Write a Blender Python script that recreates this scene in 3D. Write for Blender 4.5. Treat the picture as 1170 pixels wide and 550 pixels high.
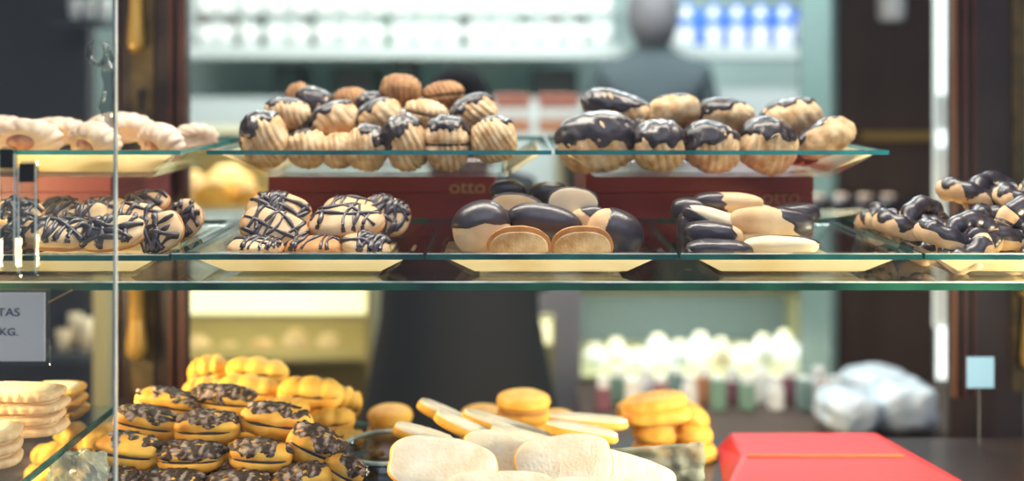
import bpy, math, random
from mathutils import Vector, Matrix, Euler, noise
PI = math.pi
R = math.radians
random.seed(7)
for o in list(bpy.data.objects): bpy.data.objects.remove(o)
SC = bpy.context.scene
C = SC.collection

# ------------------------------------------------------------------ camera, world, lights
F = 1120.0; ZC = 1.45; HX, HY = 585.0, 95.0
def P(px, py, D): return Vector(((px-HX)/F*D, D, ZC-(py-HY)/F*D))
cam_d = bpy.data.cameras.new('camera'); cam = bpy.data.objects.new('camera', cam_d); C.objects.link(cam)
cam.location = (0, 0, ZC); cam.rotation_euler = (PI/2, 0, 0)
cam_d.sensor_width = 36; cam_d.lens = 36*F/1170; cam_d.shift_y = (HY-275)/1170
cam_d.clip_start = 0.05
cam_d.dof.use_dof = True; cam_d.dof.focus_distance = 1.09; cam_d.dof.aperture_fstop = 1.55
SC.camera = cam
w = bpy.data.worlds.new('street_daylight'); SC.world = w; w.use_nodes = True
nt = w.node_tree; bg = nt.nodes['Background']
bg.inputs['Color'].default_value = (0.66, 0.76, 1.0, 1); bg.inputs['Strength'].default_value = 0.34
SC.view_settings.view_transform = 'Standard'; SC.view_settings.look = 'None'
SC.view_settings.gamma = 1; SC.view_settings.exposure = 0.12; SC.view_settings.use_curve_mapping = False

def area(name, loc, target, sx, sy, power, col):
    d = bpy.data.lights.new(name, 'AREA'); d.shape = 'RECTANGLE'; d.size = sx; d.size_y = sy
    d.energy = power; d.color = col
    o = bpy.data.objects.new(name, d); C.objects.link(o); o.location = loc
    o.rotation_euler = (Vector(target)-Vector(loc)).to_track_quat('-Z', 'Y').to_euler()
    return o
area('added_lamp_upper', (0, 1.25, 2.05), (0, 1.25, 1.2), 1.5, 0.12, 17, (1, 0.93, 0.82))  # unseen lamp added above the cabinet to light the plates from overhead
area('street_sky_light', (0.3, -0.6, 2.7), (0, 1.3, 1.2), 2.2, 1.2, 11, (0.74, 0.83, 1.0))
area('added_lamp_lower', (-0.93, 1.12, 1.19), (-0.30, 1.2, 1.02), 0.3, 0.08, 14, (1, 0.70, 0.34))  # unseen warm lamp added out of frame at left for the lower pile
area('added_lamp_lower', (0.80, 0.95, 1.16), (0.05, 1.2, 0.98), 0.25, 0.2, 13.5, (1, 0.84, 0.58))  # unseen warm lamp added out of frame at right for the sugared biscuits
area('ceiling_panel_light', (-0.6, 3.1, 2.74), (-0.6, 3.3, 0), 2.6, 0.5, 70, (0.93, 1, 0.97))
area('ceiling_panel_light', (1.0, 3.2, 2.74), (1.0, 3.5, 0), 1.4, 0.5, 42, (0.86, 0.95, 1.0))

# ------------------------------------------------------------------ materials
def mat(name, col, rough=0.5, metal=0, var=None, scale=30, bump=0, bscale=60, coat=0, em=None, es=0, spec=0.5, detail=3):
    m = bpy.data.materials.new(name); m.use_nodes = True
    n = m.node_tree; b = n.nodes['Principled BSDF']
    b.inputs['Base Color'].default_value = (*col, 1); b.inputs['Roughness'].default_value = rough
    b.inputs['Metallic'].default_value = metal; b.inputs['Coat Weight'].default_value = coat
    b.inputs['Specular IOR Level'].default_value = spec
    if em: b.inputs['Emission Color'].default_value = (*em, 1); b.inputs['Emission Strength'].default_value = es
    tc = n.nodes.new('ShaderNodeTexCoord')
    if var:
        t = n.nodes.new('ShaderNodeTexNoise'); t.inputs['Scale'].default_value = scale; t.inputs['Detail'].default_value = detail
        n.links.new(tc.outputs['Object'], t.inputs['Vector'])
        r = n.nodes.new('ShaderNodeValToRGB'); r.color_ramp.elements[0].position = 0.35; r.color_ramp.elements[1].position = 0.65
        r.color_ramp.elements[0].color = (*col, 1); r.color_ramp.elements[1].color = (*var, 1)
        n.links.new(t.outputs['Fac'], r.inputs['Fac']); n.links.new(r.outputs['Color'], b.inputs['Base Color'])
    if bump:
        t2 = n.nodes.new('ShaderNodeTexNoise'); t2.inputs['Scale'].default_value = bscale; t2.inputs['Detail'].default_value = 4
        n.links.new(tc.outputs['Object'], t2.inputs['Vector'])
        bp = n.nodes.new('ShaderNodeBump'); bp.inputs['Strength'].default_value = bump; bp.inputs['Distance'].default_value = 0.002
        n.links.new(t2.outputs['Fac'], bp.inputs['Height']); n.links.new(bp.outputs['Normal'], b.inputs['Normal'])
    return m
def glass(name, tint, ior=1.45, rough=0.0):
    m = bpy.data.materials.new(name); m.use_nodes = True; n = m.node_tree
    for x in list(n.nodes): n.nodes.remove(x)
    out = n.nodes.new('ShaderNodeOutputMaterial'); mx = n.nodes.new('ShaderNodeMixShader')
    tr = n.nodes.new('ShaderNodeBsdfTransparent'); gl = n.nodes.new('ShaderNodeBsdfGlossy'); fr = n.nodes.new('ShaderNodeFresnel')
    tr.inputs['Color'].default_value = (*tint, 1); gl.inputs['Roughness'].default_value = rough; fr.inputs['IOR'].default_value = ior
    ge = n.nodes.new('ShaderNodeNewGeometry'); mi_ = n.nodes.new('ShaderNodeMix')
    mi_.inputs[2].default_value = ior; mi_.inputs[3].default_value = 1/ior       # same reflectance on both faces of the thin sheet
    n.links.new(ge.outputs['Backfacing'], mi_.inputs[0]); n.links.new(mi_.outputs[0], fr.inputs['IOR'])
    n.links.new(fr.outputs[0], mx.inputs[0]); n.links.new(tr.outputs[0], mx.inputs[1]); n.links.new(gl.outputs[0], mx.inputs[2])
    n.links.new(mx.outputs[0], out.inputs[0]); return m
M = {}
M['glass'] = glass('clear_glass', (0.97, 0.99, 0.98))
M['shelf_glass'] = glass('shelf_glass', (0.93, 0.97, 0.95), 1.5)
M['pane'] = glass('window_glass', (0.99, 0.995, 0.99), 1.22)
M['acrylic'] = glass('clear_acrylic', (0.90, 0.91, 0.90), 1.6)
M['blown'] = glass('blown_glass', (0.66, 0.68, 0.68), 1.9)
def edge_mat(name, c1, c2):
    m = mat(name, c1, 0.12, var=c2, scale=14, coat=0.6); n = m.node_tree
    return m
M['edge'] = edge_mat('green_glass_edge', (0.005, 0.045, 0.040), (0.02, 0.14, 0.12))
M['edge_dark'] = edge_mat('dark_green_glass_edge', (0.006, 0.045, 0.028), (0.02, 0.13, 0.07))
M['edge_blue'] = edge_mat('teal_glass_edge', (0.006, 0.12, 0.15), (0.03, 0.30, 0.33))
M['edge_highlight'] = mat('painted_edge_highlight', (0.80, 0.88, 0.84), 0.15, var=(0.30, 0.42, 0.38), scale=25)  # pale colour that paints highlights along glass edges
M['shell'] = mat('golden_biscuit', (0.50, 0.28, 0.12), 0.75, var=(0.80, 0.59, 0.36), scale=55, bump=0.6, bscale=400)
M['shell_brown'] = mat('browned_biscuit', (0.22, 0.10, 0.04), 0.75, var=(0.44, 0.23, 0.10), scale=40, bump=0.35, bscale=400)
M['pale'] = mat('pale_biscuit', (0.66, 0.40, 0.20), 0.7, var=(0.84, 0.62, 0.38), scale=25, bump=0.2, bscale=500)
M['cream'] = mat('cream_biscuit', (0.84, 0.66, 0.42), 0.7, var=(0.88, 0.77, 0.56), scale=30, bump=0.15, bscale=500)
M['orange'] = mat('baked_rim_biscuit', (0.46, 0.19, 0.06), 0.7, var=(0.66, 0.33, 0.13), scale=40, bump=0.3, bscale=400)
M['yellow'] = mat('yellow_biscuit', (0.80, 0.38, 0.035), 0.6, var=(0.92, 0.58, 0.11), scale=30, bump=0.2, bscale=300)
M['amber'] = mat('amber_biscuit', (0.72, 0.30, 0.03), 0.6, var=(0.92, 0.56, 0.10), scale=30, bump=0.2, bscale=300)
M['choc'] = mat('dark_chocolate', (0.014, 0.009, 0.011), 0.36, var=(0.032, 0.021, 0.027), scale=20, bump=0.5, bscale=140, coat=0.3, spec=0.7)
M['choc_sat'] = mat('satin_chocolate', (0.020, 0.013, 0.020), 0.36, var=(0.042, 0.029, 0.043), scale=22, bump=0.3, bscale=110, spec=1.0, coat=.1)
M['nut'] = mat('chocolate_with_nuts', (0.05, 0.028, 0.02), 0.5, var=(0.46, 0.36, 0.32), scale=110, bump=1.0, bscale=300, detail=1)
M['nut'].node_tree.nodes['Color Ramp'].color_ramp.elements[0].position = 0.50
M['nut'].node_tree.nodes['Color Ramp'].color_ramp.elements[1].position = 0.72
M['pink'] = mat('piped_meringue_biscuit', (0.66, 0.46, 0.34), 0.75, var=(0.82, 0.65, 0.51), scale=40, bump=0.3, bscale=300)
M['jam'] = mat('jam', (0.38, 0.13, 0.09), 0.15, var=(0.55, 0.28, 0.18), scale=60, coat=0.8)
M['sugar'] = mat('powdered_sugar', (0.92, 0.87, 0.77), 0.9, var=(0.80, 0.72, 0.56), scale=45, bump=0.6, bscale=250)
M['gold'] = mat('gold_card', (0.78, 0.56, 0.20), 0.38, metal=0.35, var=(0.88, 0.66, 0.30), scale=6)
def paper_mat(name, c, c2):
    m = mat(name, c, 0.5, var=c2, scale=10); n = m.node_tree; b = n.nodes['Principled BSDF']; out = n.nodes['Material Output']
    tl = n.nodes.new('ShaderNodeBsdfTranslucent'); mx = n.nodes.new('ShaderNodeMixShader'); mx.inputs[0].default_value = .5
    n.links.new(n.nodes['Color Ramp'].outputs[0], tl.inputs['Color']); n.links.new(b.outputs[0], mx.inputs[1]); n.links.new(tl.outputs[0], mx.inputs[2]); n.links.new(mx.outputs[0], out.inputs[0])
    return m
M['gold'] = paper_mat('gold_paper_and_reflection', (0.80, 0.60, 0.28), (0.93, 0.77, 0.45))  # paper liner; also paints the reflected gold on upper plate sides
M['redbox'] = mat('dark_red_card', (0.16, 0.022, 0.020), 0.4, var=(0.20, 0.03, 0.028), scale=8)
M['red'] = mat('red_card', (0.80, 0.035, 0.04), 0.45)
M['goldprint'] = mat('gold_print', (0.36, 0.22, 0.10), 0.5)
M['faintprint'] = mat('faint_gold_print', (0.30, 0.12, 0.07), 0.5)
M['wood'] = mat('dark_stained_wood', (0.012, 0.007, 0.007), 0.4, var=(0.02, 0.011, 0.010), scale=12, coat=0.3)
M['redwood'] = mat('reddish_varnished_wood', (0.035, 0.011, 0.009), 0.35, var=(0.055, 0.018, 0.013), scale=12, coat=0.2)
M['copper'] = mat('copper_brown_edge', (0.13, 0.045, 0.018), 0.35, metal=0.2)
M['brass'] = mat('aged_brass', (0.035, 0.028, 0.012), 0.5, metal=0.2, var=(0.08, 0.055, 0.02), scale=30)
M['brassdrop'] = mat('polished_brass', (0.34, 0.22, 0.06), 0.35, metal=0.4)
M['black'] = mat('black_hole', (0.01, 0.01, 0.01), 0.7)
M['dooredge'] = mat('polished_door_glass_edge', (0.30, 0.34, 0.33), 0.15, var=(0.55, 0.60, 0.58), scale=9)
M['tag'] = mat('pale_blue_card', (0.13, 0.27, 0.42), 0.6)
M['chrome'] = mat('white_enamelled_steel', (0.85, 0.92, 0.90), 0.4)
M['wall'] = mat('pale_wall_paint', (0.40, 0.52, 0.49), 0.8, var=(0.50, 0.62, 0.59), scale=1.2)
M['wallw'] = mat('white_wall_paint', (0.60, 0.66, 0.64), 0.8)
M['darkwall'] = mat('dark_wall_panel', (0.032, 0.032, 0.034), 0.6, var=(0.05, 0.045, 0.045), scale=2)
M['brownwall'] = mat('brown_wood_panel', (0.055, 0.032, 0.022), 0.55, var=(0.075, 0.045, 0.03), scale=3)
M['floor'] = mat('stone_floor', (0.20, 0.17, 0.13), 0.4, var=(0.26, 0.22, 0.17), scale=2)
M['ceil'] = mat('white_ceiling_paint', (0.75, 0.75, 0.73), 0.8)
M['white'] = mat('white_ceramic', (0.93, 0.93, 0.90), 0.3)
M['plasticw'] = mat('white_plastic', (0.85, 0.88, 0.90), 0.4)
M['blue'] = mat('blue_label', (0.06, 0.20, 0.72), 0.5)
M['navy'] = mat('navy_card', (0.05, 0.13, 0.42), 0.5)
M['teal'] = mat('teal_grey_enamel', (0.22, 0.34, 0.33), 0.4)
M['dteal'] = mat('dark_green_enamel', (0.05, 0.10, 0.09), 0.4)
M['greyd'] = mat('dark_grey_enamel', (0.06, 0.065, 0.07), 0.5)
M['grey'] = mat('lavender_grey_plastic', (0.36, 0.35, 0.40), 0.5)
M['beige'] = mat('beige_laminate', (0.42, 0.38, 0.20), 0.5)
M['casein'] = mat('case_lining', (0.36, 0.33, 0.20), 0.6)
M['casein2'] = mat('cool_case_lining', (0.16, 0.20, 0.20), 0.6)
M['lamp'] = mat('lit_tube_diffuser', (0.9, 0.9, 0.7), 0.5, em=(1.0, 0.95, 0.52), es=1.15)
M['cool_glow'] = mat('cool_reflection_glow', (0.9, 0.9, 0.9), 0.5, em=(0.85, 1.0, 0.98), es=1.0)  # glow that replaces reflected light on the upright strip
M['paper'] = mat('grey_white_card', (0.56, 0.58, 0.64), 0.7)
M['ink'] = mat('black_ink', (0.02, 0.02, 0.025), 0.6)
M['plastic'] = mat('crinkled_film', (0.55, 0.66, 0.76), 0.25, var=(0.82, 0.88, 0.92), scale=20, bump=0.8, bscale=40, coat=0.5)
M['skin'] = mat('skin', (0.50, 0.30, 0.22), 0.6)
M['hair'] = mat('black_hair', (0.006, 0.006, 0.007), 0.9, spec=0.15)
M['cloth'] = mat('black_cloth', (0.022, 0.026, 0.032), 0.9)
M['cloth2'] = mat('grey_cloth', (0.06, 0.08, 0.088), 0.9)
M['hair2'] = mat('grey_brown_hair', (0.15, 0.14, 0.15), 0.7)
def flat(name, c, r=0.6): return mat(name, c, r)
M['pk_red'] = flat('rust_red_card', (0.45, 0.16, 0.11)); M['pk_white'] = flat('white_card', (0.85, 0.85, 0.82)); M['pk_or'] = flat('orange_card', (0.62, 0.26, 0.13))
M['pk_br'] = flat('brown_card', (0.24, 0.13, 0.09)); M['pk_gr'] = flat('green_card', (0.22, 0.38, 0.30)); M['pk_pl'] = flat('plum_card', (0.25, 0.10, 0.14))
M['bag'] = mat('milky_cellophane', (0.42, 0.50, 0.40), 0.2, var=(0.70, 0.76, 0.66), scale=35, bump=1.0, bscale=60, coat=0.5)
M['bag'].node_tree.nodes['Principled BSDF'].inputs['Alpha'].default_value = 0.6

# ------------------------------------------------------------------ mesh helpers
class MB:
    def __init__(s): s.v = []; s.f = []; s.m = []
    def add(s, vs, fs, mi=0, mtx=None):
        o = len(s.v); s.v += [tuple(mtx @ Vector(v)) if mtx else tuple(v) for v in vs]
        s.f += [tuple(i+o for i in f) for f in fs]; s.m += [mi]*len(fs)
    def box(s, a, b, mi=0, bev=0):
        x0, y0, z0 = a; x1, y1, z1 = b
        v = []
        for z, i in ((z0, bev), (z0+bev, 0), (z1-bev, 0), (z1, bev)) if bev else ((z0, 0), (z1, 0)):
            if bev and i == 0:
                v += [(x0+bev, y0, z), (x1-bev, y0, z), (x1, y0+bev, z), (x1, y1-bev, z), (x1-bev, y1, z), (x0+bev, y1, z), (x0, y1-bev, z), (x0, y0+bev, z)]
            elif bev:
                v += [(x0+bev, y0+bev*.5, z), (x1-bev, y0+bev*.5, z), (x1-bev*.5, y0+bev, z), (x1-bev*.5, y1-bev, z), (x1-bev, y1-bev*.5, z), (x0+bev, y1-bev*.5, z), (x0+bev*.5, y1-bev, z), (x0+bev*.5, y0+bev, z)]
            else: v += [(x0, y0, z), (x1, y0, z), (x1, y1, z), (x0, y1, z)]
        k = 8 if bev else 4; n = len(v)//k
        f = [tuple(range(k-1, -1, -1)), tuple(range((n-1)*k, n*k))]
        for r in range(n-1):
            for i in range(k): f.append((r*k+i, r*k+(i+1) % k, (r+1)*k+(i+1) % k, (r+1)*k+i))
        s.add(v, f, mi)
    def lathe(s, prof, c=(0, 0, 0), n=24, mi=0, mtx=None, ax=None):
        v = []; f = []
        for (r, z) in prof:
            for i in range(n): v.append((c[0]+r*math.cos(2*PI*i/n), c[1]+r*math.sin(2*PI*i/n), c[2]+z))
        for k in range(len(prof)-1):
            for i in range(n): f.append((k*n+i, k*n+(i+1) % n, (k+1)*n+(i+1) % n, (k+1)*n+i))
        f.append(tuple(range(n-1, -1, -1))); f.append(tuple(range((len(prof)-1)*n, len(prof)*n)))
        s.add(v, f, mi, mtx)
    def tube(s, pts, r, n=8, mi=0, closed=False, flat=1.0):
        pts = [Vector(p) for p in pts]; N = len(pts); v = []; f = []
        for i, p in enumerate(pts):
            a = pts[(i-1) % N] if (closed or i > 0) else p; b = pts[(i+1) % N] if (closed or i < N-1) else p
            t = (b-a).normalized() if (b-a).length > 1e-9 else Vector((0, 0, 1))
            up = Vector((0, 0, 1)) if abs(t.z) < 0.9 else Vector((0, 1, 0))
            u = t.cross(up).normalized(); q = u.cross(t).normalized()
            rr = r[i] if isinstance(r, (list, tuple)) else r
            for k in range(n):
                an = 2*PI*k/n; v.append(p+u*rr*math.cos(an)+q*rr*flat*math.sin(an))
        for i in range(N if closed else N-1):
            j = (i+1) % N
            for k in range(n): f.append((i*n+k, i*n+(k+1) % n, j*n+(k+1) % n, j*n+k))
        if not closed: f.append(tuple(range(n-1, -1, -1))); f.append(tuple(range((N-1)*n, N*n)))
        s.add(v, f, mi)
    def build(s, name, mats, parent=None, smooth=False, loc=None):
        me = bpy.data.meshes.new(name); me.from_pydata(s.v, [], s.f)
        if not isinstance(mats, (list, tuple)): mats = [mats]
        for m in mats: me.materials.append(m)
        me.polygons.foreach_set('material_index', s.m)
        if smooth: me.polygons.foreach_set('use_smooth', [True]*len(s.f))
        me.update(); o = bpy.data.objects.new(name, me); C.objects.link(o)
        if parent: o.parent = parent
        if loc: o.location = loc
        return o
def tag(o, label=None, cat=None, group=None, kind=None):
    if label: o['label'] = label
    if cat: o['category'] = cat
    if group: o['group'] = group
    if kind: o['kind'] = kind
    return o
def thing(name, label, cat, loc, rot=(0, 0, 0), group=None):
    o = bpy.data.objects.new(name, None); C.objects.link(o); o.location = loc; o.rotation_euler = rot
    o.empty_display_size = 0.02
    return tag(o, label, cat, group)
def copy_tree(o, parent=None, loc=None, rot=None, label=None, group=None):
    c = o.copy(); C.objects.link(c); c.parent = parent
    if loc is not None: c.location = loc
    if rot is not None: c.rotation_euler = rot
    if label: c['label'] = label
    if group: c['group'] = group
    for ch in [x for x in bpy.data.objects if x.parent == o]: copy_tree(ch, c)
    return c
def onebox(name, a, b, m, parent=None, bev=0.0):
    q = MB(); q.box(a, b, 0, bev); return q.build(name, m, parent)
def struct(name, a, b, m):
    return tag(onebox(name, a, b, m), kind='structure')
# closed surface from a direction function (poles on X)
def blob(fn, nu=60, nv=56, keep=None, poles='X'):
    v = []; f = []
    def d(i, j):
        th = PI*j/nv; ph = 2*PI*i/nu
        a = Vector((math.cos(th), math.sin(th)*math.cos(ph), math.sin(th)*math.sin(ph)))
        if poles == 'Y': a = Vector((a.y, a.x, a.z))
        if poles == 'Z': a = Vector((a.z, a.y, a.x))
        return a
    dirs = [d(0, 0)]+[d(i, j) for j in range(1, nv) for i in range(nu)]+[d(0, nv)]
    vals = [fn(x) for x in dirs]
    v = [x[0] for x in vals]; k = [x[1] for x in vals]
    last = len(v)-1
    def q(i, j): return 1+(j-1)*nu+(i % nu)
    for i in range(nu):
        f.append((0, q(i+1, 1), q(i, 1))); f.append((last, q(i, nv-1), q(i+1, nv-1)))
    for j in range(1, nv-1):
        for i in range(nu): f.append((q(i, j), q(i+1, j), q(i+1, j+1), q(i, j+1)))
    if poles in ('Y', 'Z'): f = [tuple(reversed(t)) for t in f]
    if keep is not None:
        f = [t for t in f if max(k[i] for i in t) > keep]
        used = sorted({i for t in f for i in t}); mp = {u: n for n, u in enumerate(used)}
        v = [v[u] for u in used]; f = [tuple(mp[i] for i in t) for t in f]
    m = MB(); m.add(v, f); return m
def sup(d, a, b, c, e=2.0):
    s = (abs(d.x)**e+abs(d.y)**e+abs(d.z)**e)**(-1/e)
    return Vector((d.x*a*s, d.y*b*s, d.z*c*s))
def sstep(x, a, b):
    t = max(0, min(1, (x-a)/(b-a))); return t*t*(3-2*t)

# ------------------------------------------------------------------ room (structure)
struct('floor', (-3.2, 0.7, -0.1), (3.2, 5.4, 0.0), M['floor'])
struct('ceiling', (-3.2, 0.7, 2.8), (3.2, 5.4, 2.9), M['ceil'])
struct('wall_back', (-3.2, 5.0, 0), (3.2, 5.1, 2.8), M['wall'])
struct('wall_left', (-3.3, 0.7, 0), (-3.2, 5.4, 2.8), M['darkwall'])
struct('wall_right', (3.2, 0.7, 0), (3.3, 5.4, 2.8), M['darkwall'])
struct('window_1', (-3.0, 0.860, 0.3), (3.0, 0.866, 2.6), M['pane'])
struct('wall_front', (-3.2, 0.85, 0), (3.2, 0.95, 0.30), M['darkwall'])

# ------------------------------------------------------------------ display cabinet shelves
SH = 1.241                                       # top of the main glass shelf
def glass_shelf(name, label, x0, x1, y0, y1, zt, th, edge):
    t = thing(name, label, 'shelf', ((x0+x1)/2, (y0+y1)/2, zt-th))
    t.rotation_euler = (0, 0, 0)
    def L(p): return (p[0]-(x0+x1)/2, p[1]-(y0+y1)/2, p[2]-(zt-th))
    m = MB(); m.box(L((x0, y0+.001, zt-th)), L((x1, y1, zt))); m.build('glass_sheet', M['shelf_glass'], t)
    m = MB(); m.box(L((x0, y0, zt-th)), L((x1, y0+.0009, zt-.0014))); m.build('polished_edge', M[edge], t)
    m = MB(); m.box(L((x0, y0-.0002, zt-.0014)), L((x1, y0+.0015, zt+.0001))); m.build('edge_highlight', M['edge_highlight'], t)  # pale strip painting the highlight on the shelf's top edge
    return t
glass_shelf('glass_shelf', 'long clear glass shelf with dark green edge carrying the lower row of plates', -0.86, 0.86, 1.031, 1.62, SH, 0.0092, 'edge_dark')
deck = thing('display_deck', 'dark wooden deck below the bottom biscuits', 'counter', (0, 1.3, 0))
onebox('deck_board', (-0.95, -0.32, 0.88), (0.95, 0.19, 0.91), M['wood'], deck)
onebox('deck_base', (-0.93, -0.30, 0.0), (0.93, 0.18, 0.88), M['brownwall'], deck)

def glass_plate(name, label, x0, x1, y0, y1, zr, h, rim, slope, edge, liner=None, th=0.005, group=None, fs=None, rt=.0065):
    fs = slope if fs is None else fs
    cx, cy = (x0+x1)/2, (y0+y1)/2; z0 = zr-h
    t = thing(name, label, 'plate', (cx, cy, z0), group=group)
    hx, hy = (x1-x0)/2, (y1-y0)/2
    def ring(ins, z):
        fy = ins if ins <= rim else rim+(ins-rim)*fs/slope
        return [(-hx+ins, -hy+fy, z), (hx-ins, -hy+fy, z), (hx-ins, hy-ins, z), (-hx+ins, hy-ins, z)]
    rings = [ring(0, h-rt), ring(0, h), ring(rim, h), ring(rim+slope*.15, h-.002), ring(rim+slope, th+.001), ring(rim+slope*1.08, th),
             ring(rim+slope*1.08, 0), ring(rim+slope*.9, 0.0), ring(rim+slope*.1, h-rt-.001), ring(rim, h-rt)]
    v = [p for r in rings for p in r]; f = []; mi = []
    n = len(rings)
    for k in range(n):
        if k == 5: continue
        for i in range(4):
            a, b = k, (k+1) % n
            f.append((a*4+i, a*4+(i+1) % 4, b*4+(i+1) % 4, b*4+i)); mi.append(1 if k == 0 else 0)
    f.append((20, 21, 22, 23)); mi.append(0); f.append((27, 26, 25, 24)); mi.append(0)
    m = MB(); m.add(v, f); m.m = mi
    m.build('plate_body', [M['glass'], M[edge]], t)
    if edge != 'edge_blue': q = MB(); q.box((-hx+.001, -hy-.0003, h-.0007), (hx-.001, -hy+.001, h+.0002)); q.build('rim_highlight', M['edge_highlight'], t)  # pale strip painting a highlight along the front rim
    if liner:
        e = .0008
        if liner == 'full': rs = [ring(rim+.002, h-.004), ring(rim+slope*1.0, th+.0012), ring(rim+slope*1.12, th+.0010)]
        else: rs = [ring(rim+.003, h-.004), ring(rim+slope, th+.0012)]  # side sheets only: golden corner reflections of the upper plates, put in as colour
        v = [p for r in rs for p in r]; b = (len(rs)-1)*4
        for pick in (((0,),) if liner == 'full' else ((1,), (3,))):
            f = [(k*4+i, k*4+(i+1) % 4, (k+1)*4+(i+1) % 4, (k+1)*4+i) for k in range(len(rs)-1) for i in pick]
            if liner == 'full': f.append((b, b+1, b+2, b+3))
            us = sorted({i for q_ in f for i in q_}); mp = {u: n_ for n_, u in enumerate(us)}
            m = MB(); m.add([v[u] for u in us], [tuple(mp[i] for i in q_) for q_ in f]); lo = m.build('gold_liner_and_reflection', M['gold'], t); lo['label'] = 'gold card liner, on upper plate sides a painted gold reflection'
    return t
TR = ZC-0.1802; TH = TR-SH
tr = [(-90, 193.5, 'leftmost glass plate, holding round biscuits drizzled with chocolate, behind the clear clips'),
      (195, 484.5, 'square glass plate holding the tilted drizzled biscuits, second lower plate from left'),
      (487, 774.5, 'square glass plate holding round chocolate domes, middle of lower row'),
      (777, 1054, 'square glass plate holding half-dipped finger biscuits, lower row right of middle'),
      (1056.5, 1345, 'square glass plate under the dark chocolate twists at far right')]
for i, (a, b, lab) in enumerate(tr):
    x0 = (a-HX)/F*1.035; x1 = (b-HX)/F*1.035
    glass_plate('glass_plate', lab, x0, x1, 1.035, 1.31, TR-(0.0012 if i == 0 else 0), TH-(0.0012 if i == 0 else 0), .012, .038, 'edge', 'full', th=.003, fs=.020)
UPR = ZC-0.0825; UPF = SH+.089
ups = [(-130, 206, 1.2, 'upper glass plate at far left holding the pale piped jam biscuits'),
       (236, 630, 1.2, 'large upper glass plate holding the shell biscuits, above the lettered dark red box'),
       (634, 1016, 1.2, 'large upper glass plate on right, holding the chocolate-topped shell biscuits')]
for a, b, D, lab in ups:
    glass_plate('glass_plate', lab, (a-HX)/F*D, (b-HX)/F*D, D, 1.52, UPR, UPR-UPF, .008, .05, 'edge_blue', 'full' if a < 0 else 'sides', th=.0045, rt=.0052)

def carton(name, label, a, b, m, text=None, tm=None):
    t = thing(name, label, 'box', ((a[0]+b[0])/2, (a[1]+b[1])/2, a[2]))
    cx, cy = t.location.x, t.location.y
    hx, hy, h = (b[0]-a[0])/2, (b[1]-a[1])/2, b[2]-a[2]
    onebox('carton_body', (-hx+.001, -hy+.001, 0), (hx-.001, hy-.001, h-.03), m, t)
    onebox('lid', (-hx, -hy, h-.0295), (hx, hy, h), m, t, bev=.002)
    return t, hy, h
def text_mesh(name, s, size, m, loc, parent, rot=(PI/2, 0, 0), ext=.0002, sx=1):
    cu = bpy.data.curves.new(name, 'FONT'); cu.body = s; cu.size = size; cu.extrude = ext; cu.offset = 0.0
    tmp = bpy.data.objects.new(name, cu); C.objects.link(tmp)
    bpy.context.view_layer.update()
    me = bpy.data.meshes.new_from_object(tmp.evaluated_get(bpy.context.evaluated_depsgraph_get()))
    bpy.data.objects.remove(tmp); me.materials.clear(); me.materials.append(m)
    o = bpy.data.objects.new(name, me); C.objects.link(o); o.parent = parent; o.location = loc; o.rotation_euler = rot; o.scale = (sx, 1, 1)
    return o
for k, (a, b, lab) in enumerate([(-60, 128, 'dark red carton under the upper plate at far left'),
                  (306, 566, 'dark red carton with pale gold lettering under the big shell biscuit plate'),
                  (668, 930, 'dark red carton under the right-hand upper plate, behind half-dipped fingers')]):
    D = 1.34
    t, hy, h = carton('carton', lab, ((a-HX)/F*D, D, SH), ((b-HX)/F*D, 1.57, SH+.0885), M['redbox'])
    if k == 1: text_mesh('lettering', 'otto', .026, M['goldprint'], (.092, -hy-.0006, h-.030), t, sx=1.1)
    if k == 2: text_mesh('lettering', 'otto', .030, M['faintprint'], (.085, -hy-.0006, h-.045), t)

# ------------------------------------------------------------------ posts
def post(label, px0, px1, plate, reds, D, mirror=False, drops=()):
    x0 = (px0-HX)/F*D; x1 = (px1-HX)/F*D; cx = (x0+x1)/2
    t = thing('cabinet_post', label, 'post', (cx, D, 0.0))
    onebox('post_body', (x0-cx, 0.004, 0.0), (x1-cx, .016, 2.6), M['wood'], t)
    for (a, b, mm, pr) in reds:
        onebox('moulding_strip', ((a-HX)/F*D-cx, -pr, 0.912), ((b-HX)/F*D-cx, .004, 2.6), M[mm], t)
    if plate:
        a, b = plate; pa, pb = (a-HX)/F*D-cx, (b-HX)/F*D-cx
        pl = onebox('brass_plate', (pa, -.002, 0.92), (pb, .004, 2.55), M['brass'], t)
        for py in drops[1]:
            z = ZC-(py-HY)/F*D
            m = MB(); m.lathe([(.0085, 0), (.0085, .002)], n=20, mtx=Matrix.Translation(((pa+pb)/2, -.002, z+.008)) @ Matrix.Rotation(PI/2, 4, 'X'))
            m.box(((pa+pb)/2-.0045, -.0040, z-.020), ((pa+pb)/2+.0045, -.0022, z+.004))
            m.build('keyhole', M['black'], pl)
        for (pa_, pb_, top, bot) in drops[0]:
            zt = ZC-(top-HY)/F*D; zb = ZC-(bot-HY)/F*D; cxx = ((pa_+pb_)/2-HX)/F*D-cx; rr = (pb_-pa_)/2/F*D
            m = MB()
            m.lathe([(.001, zb), (rr*.6, zb+rr*.25), (rr*.95, zb+rr*.8), (rr, zb+rr*1.6), (rr*.75, (zt+zb)/2), (rr*.62, zt-.01), (rr*1.1, zt-.004), (rr*1.1, zt)], c=(cxx, -.012-rr*0.9, 0), n=20)
            m.build('brass_handle', M['brassdrop'], t, smooth=True)
    return t
post('dark wooden post with brass plate, drop handles and keyhole, standing left of the shell biscuits', 131, 214, (150, 176), [(193, 198, 'redwood', .004), (206, 214, 'redwood', .010), (131, 136, 'redwood', .003)], 1.68, drops=([(152, 171, -40, 62), (151, 175, 322, 408)], [112]))
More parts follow.
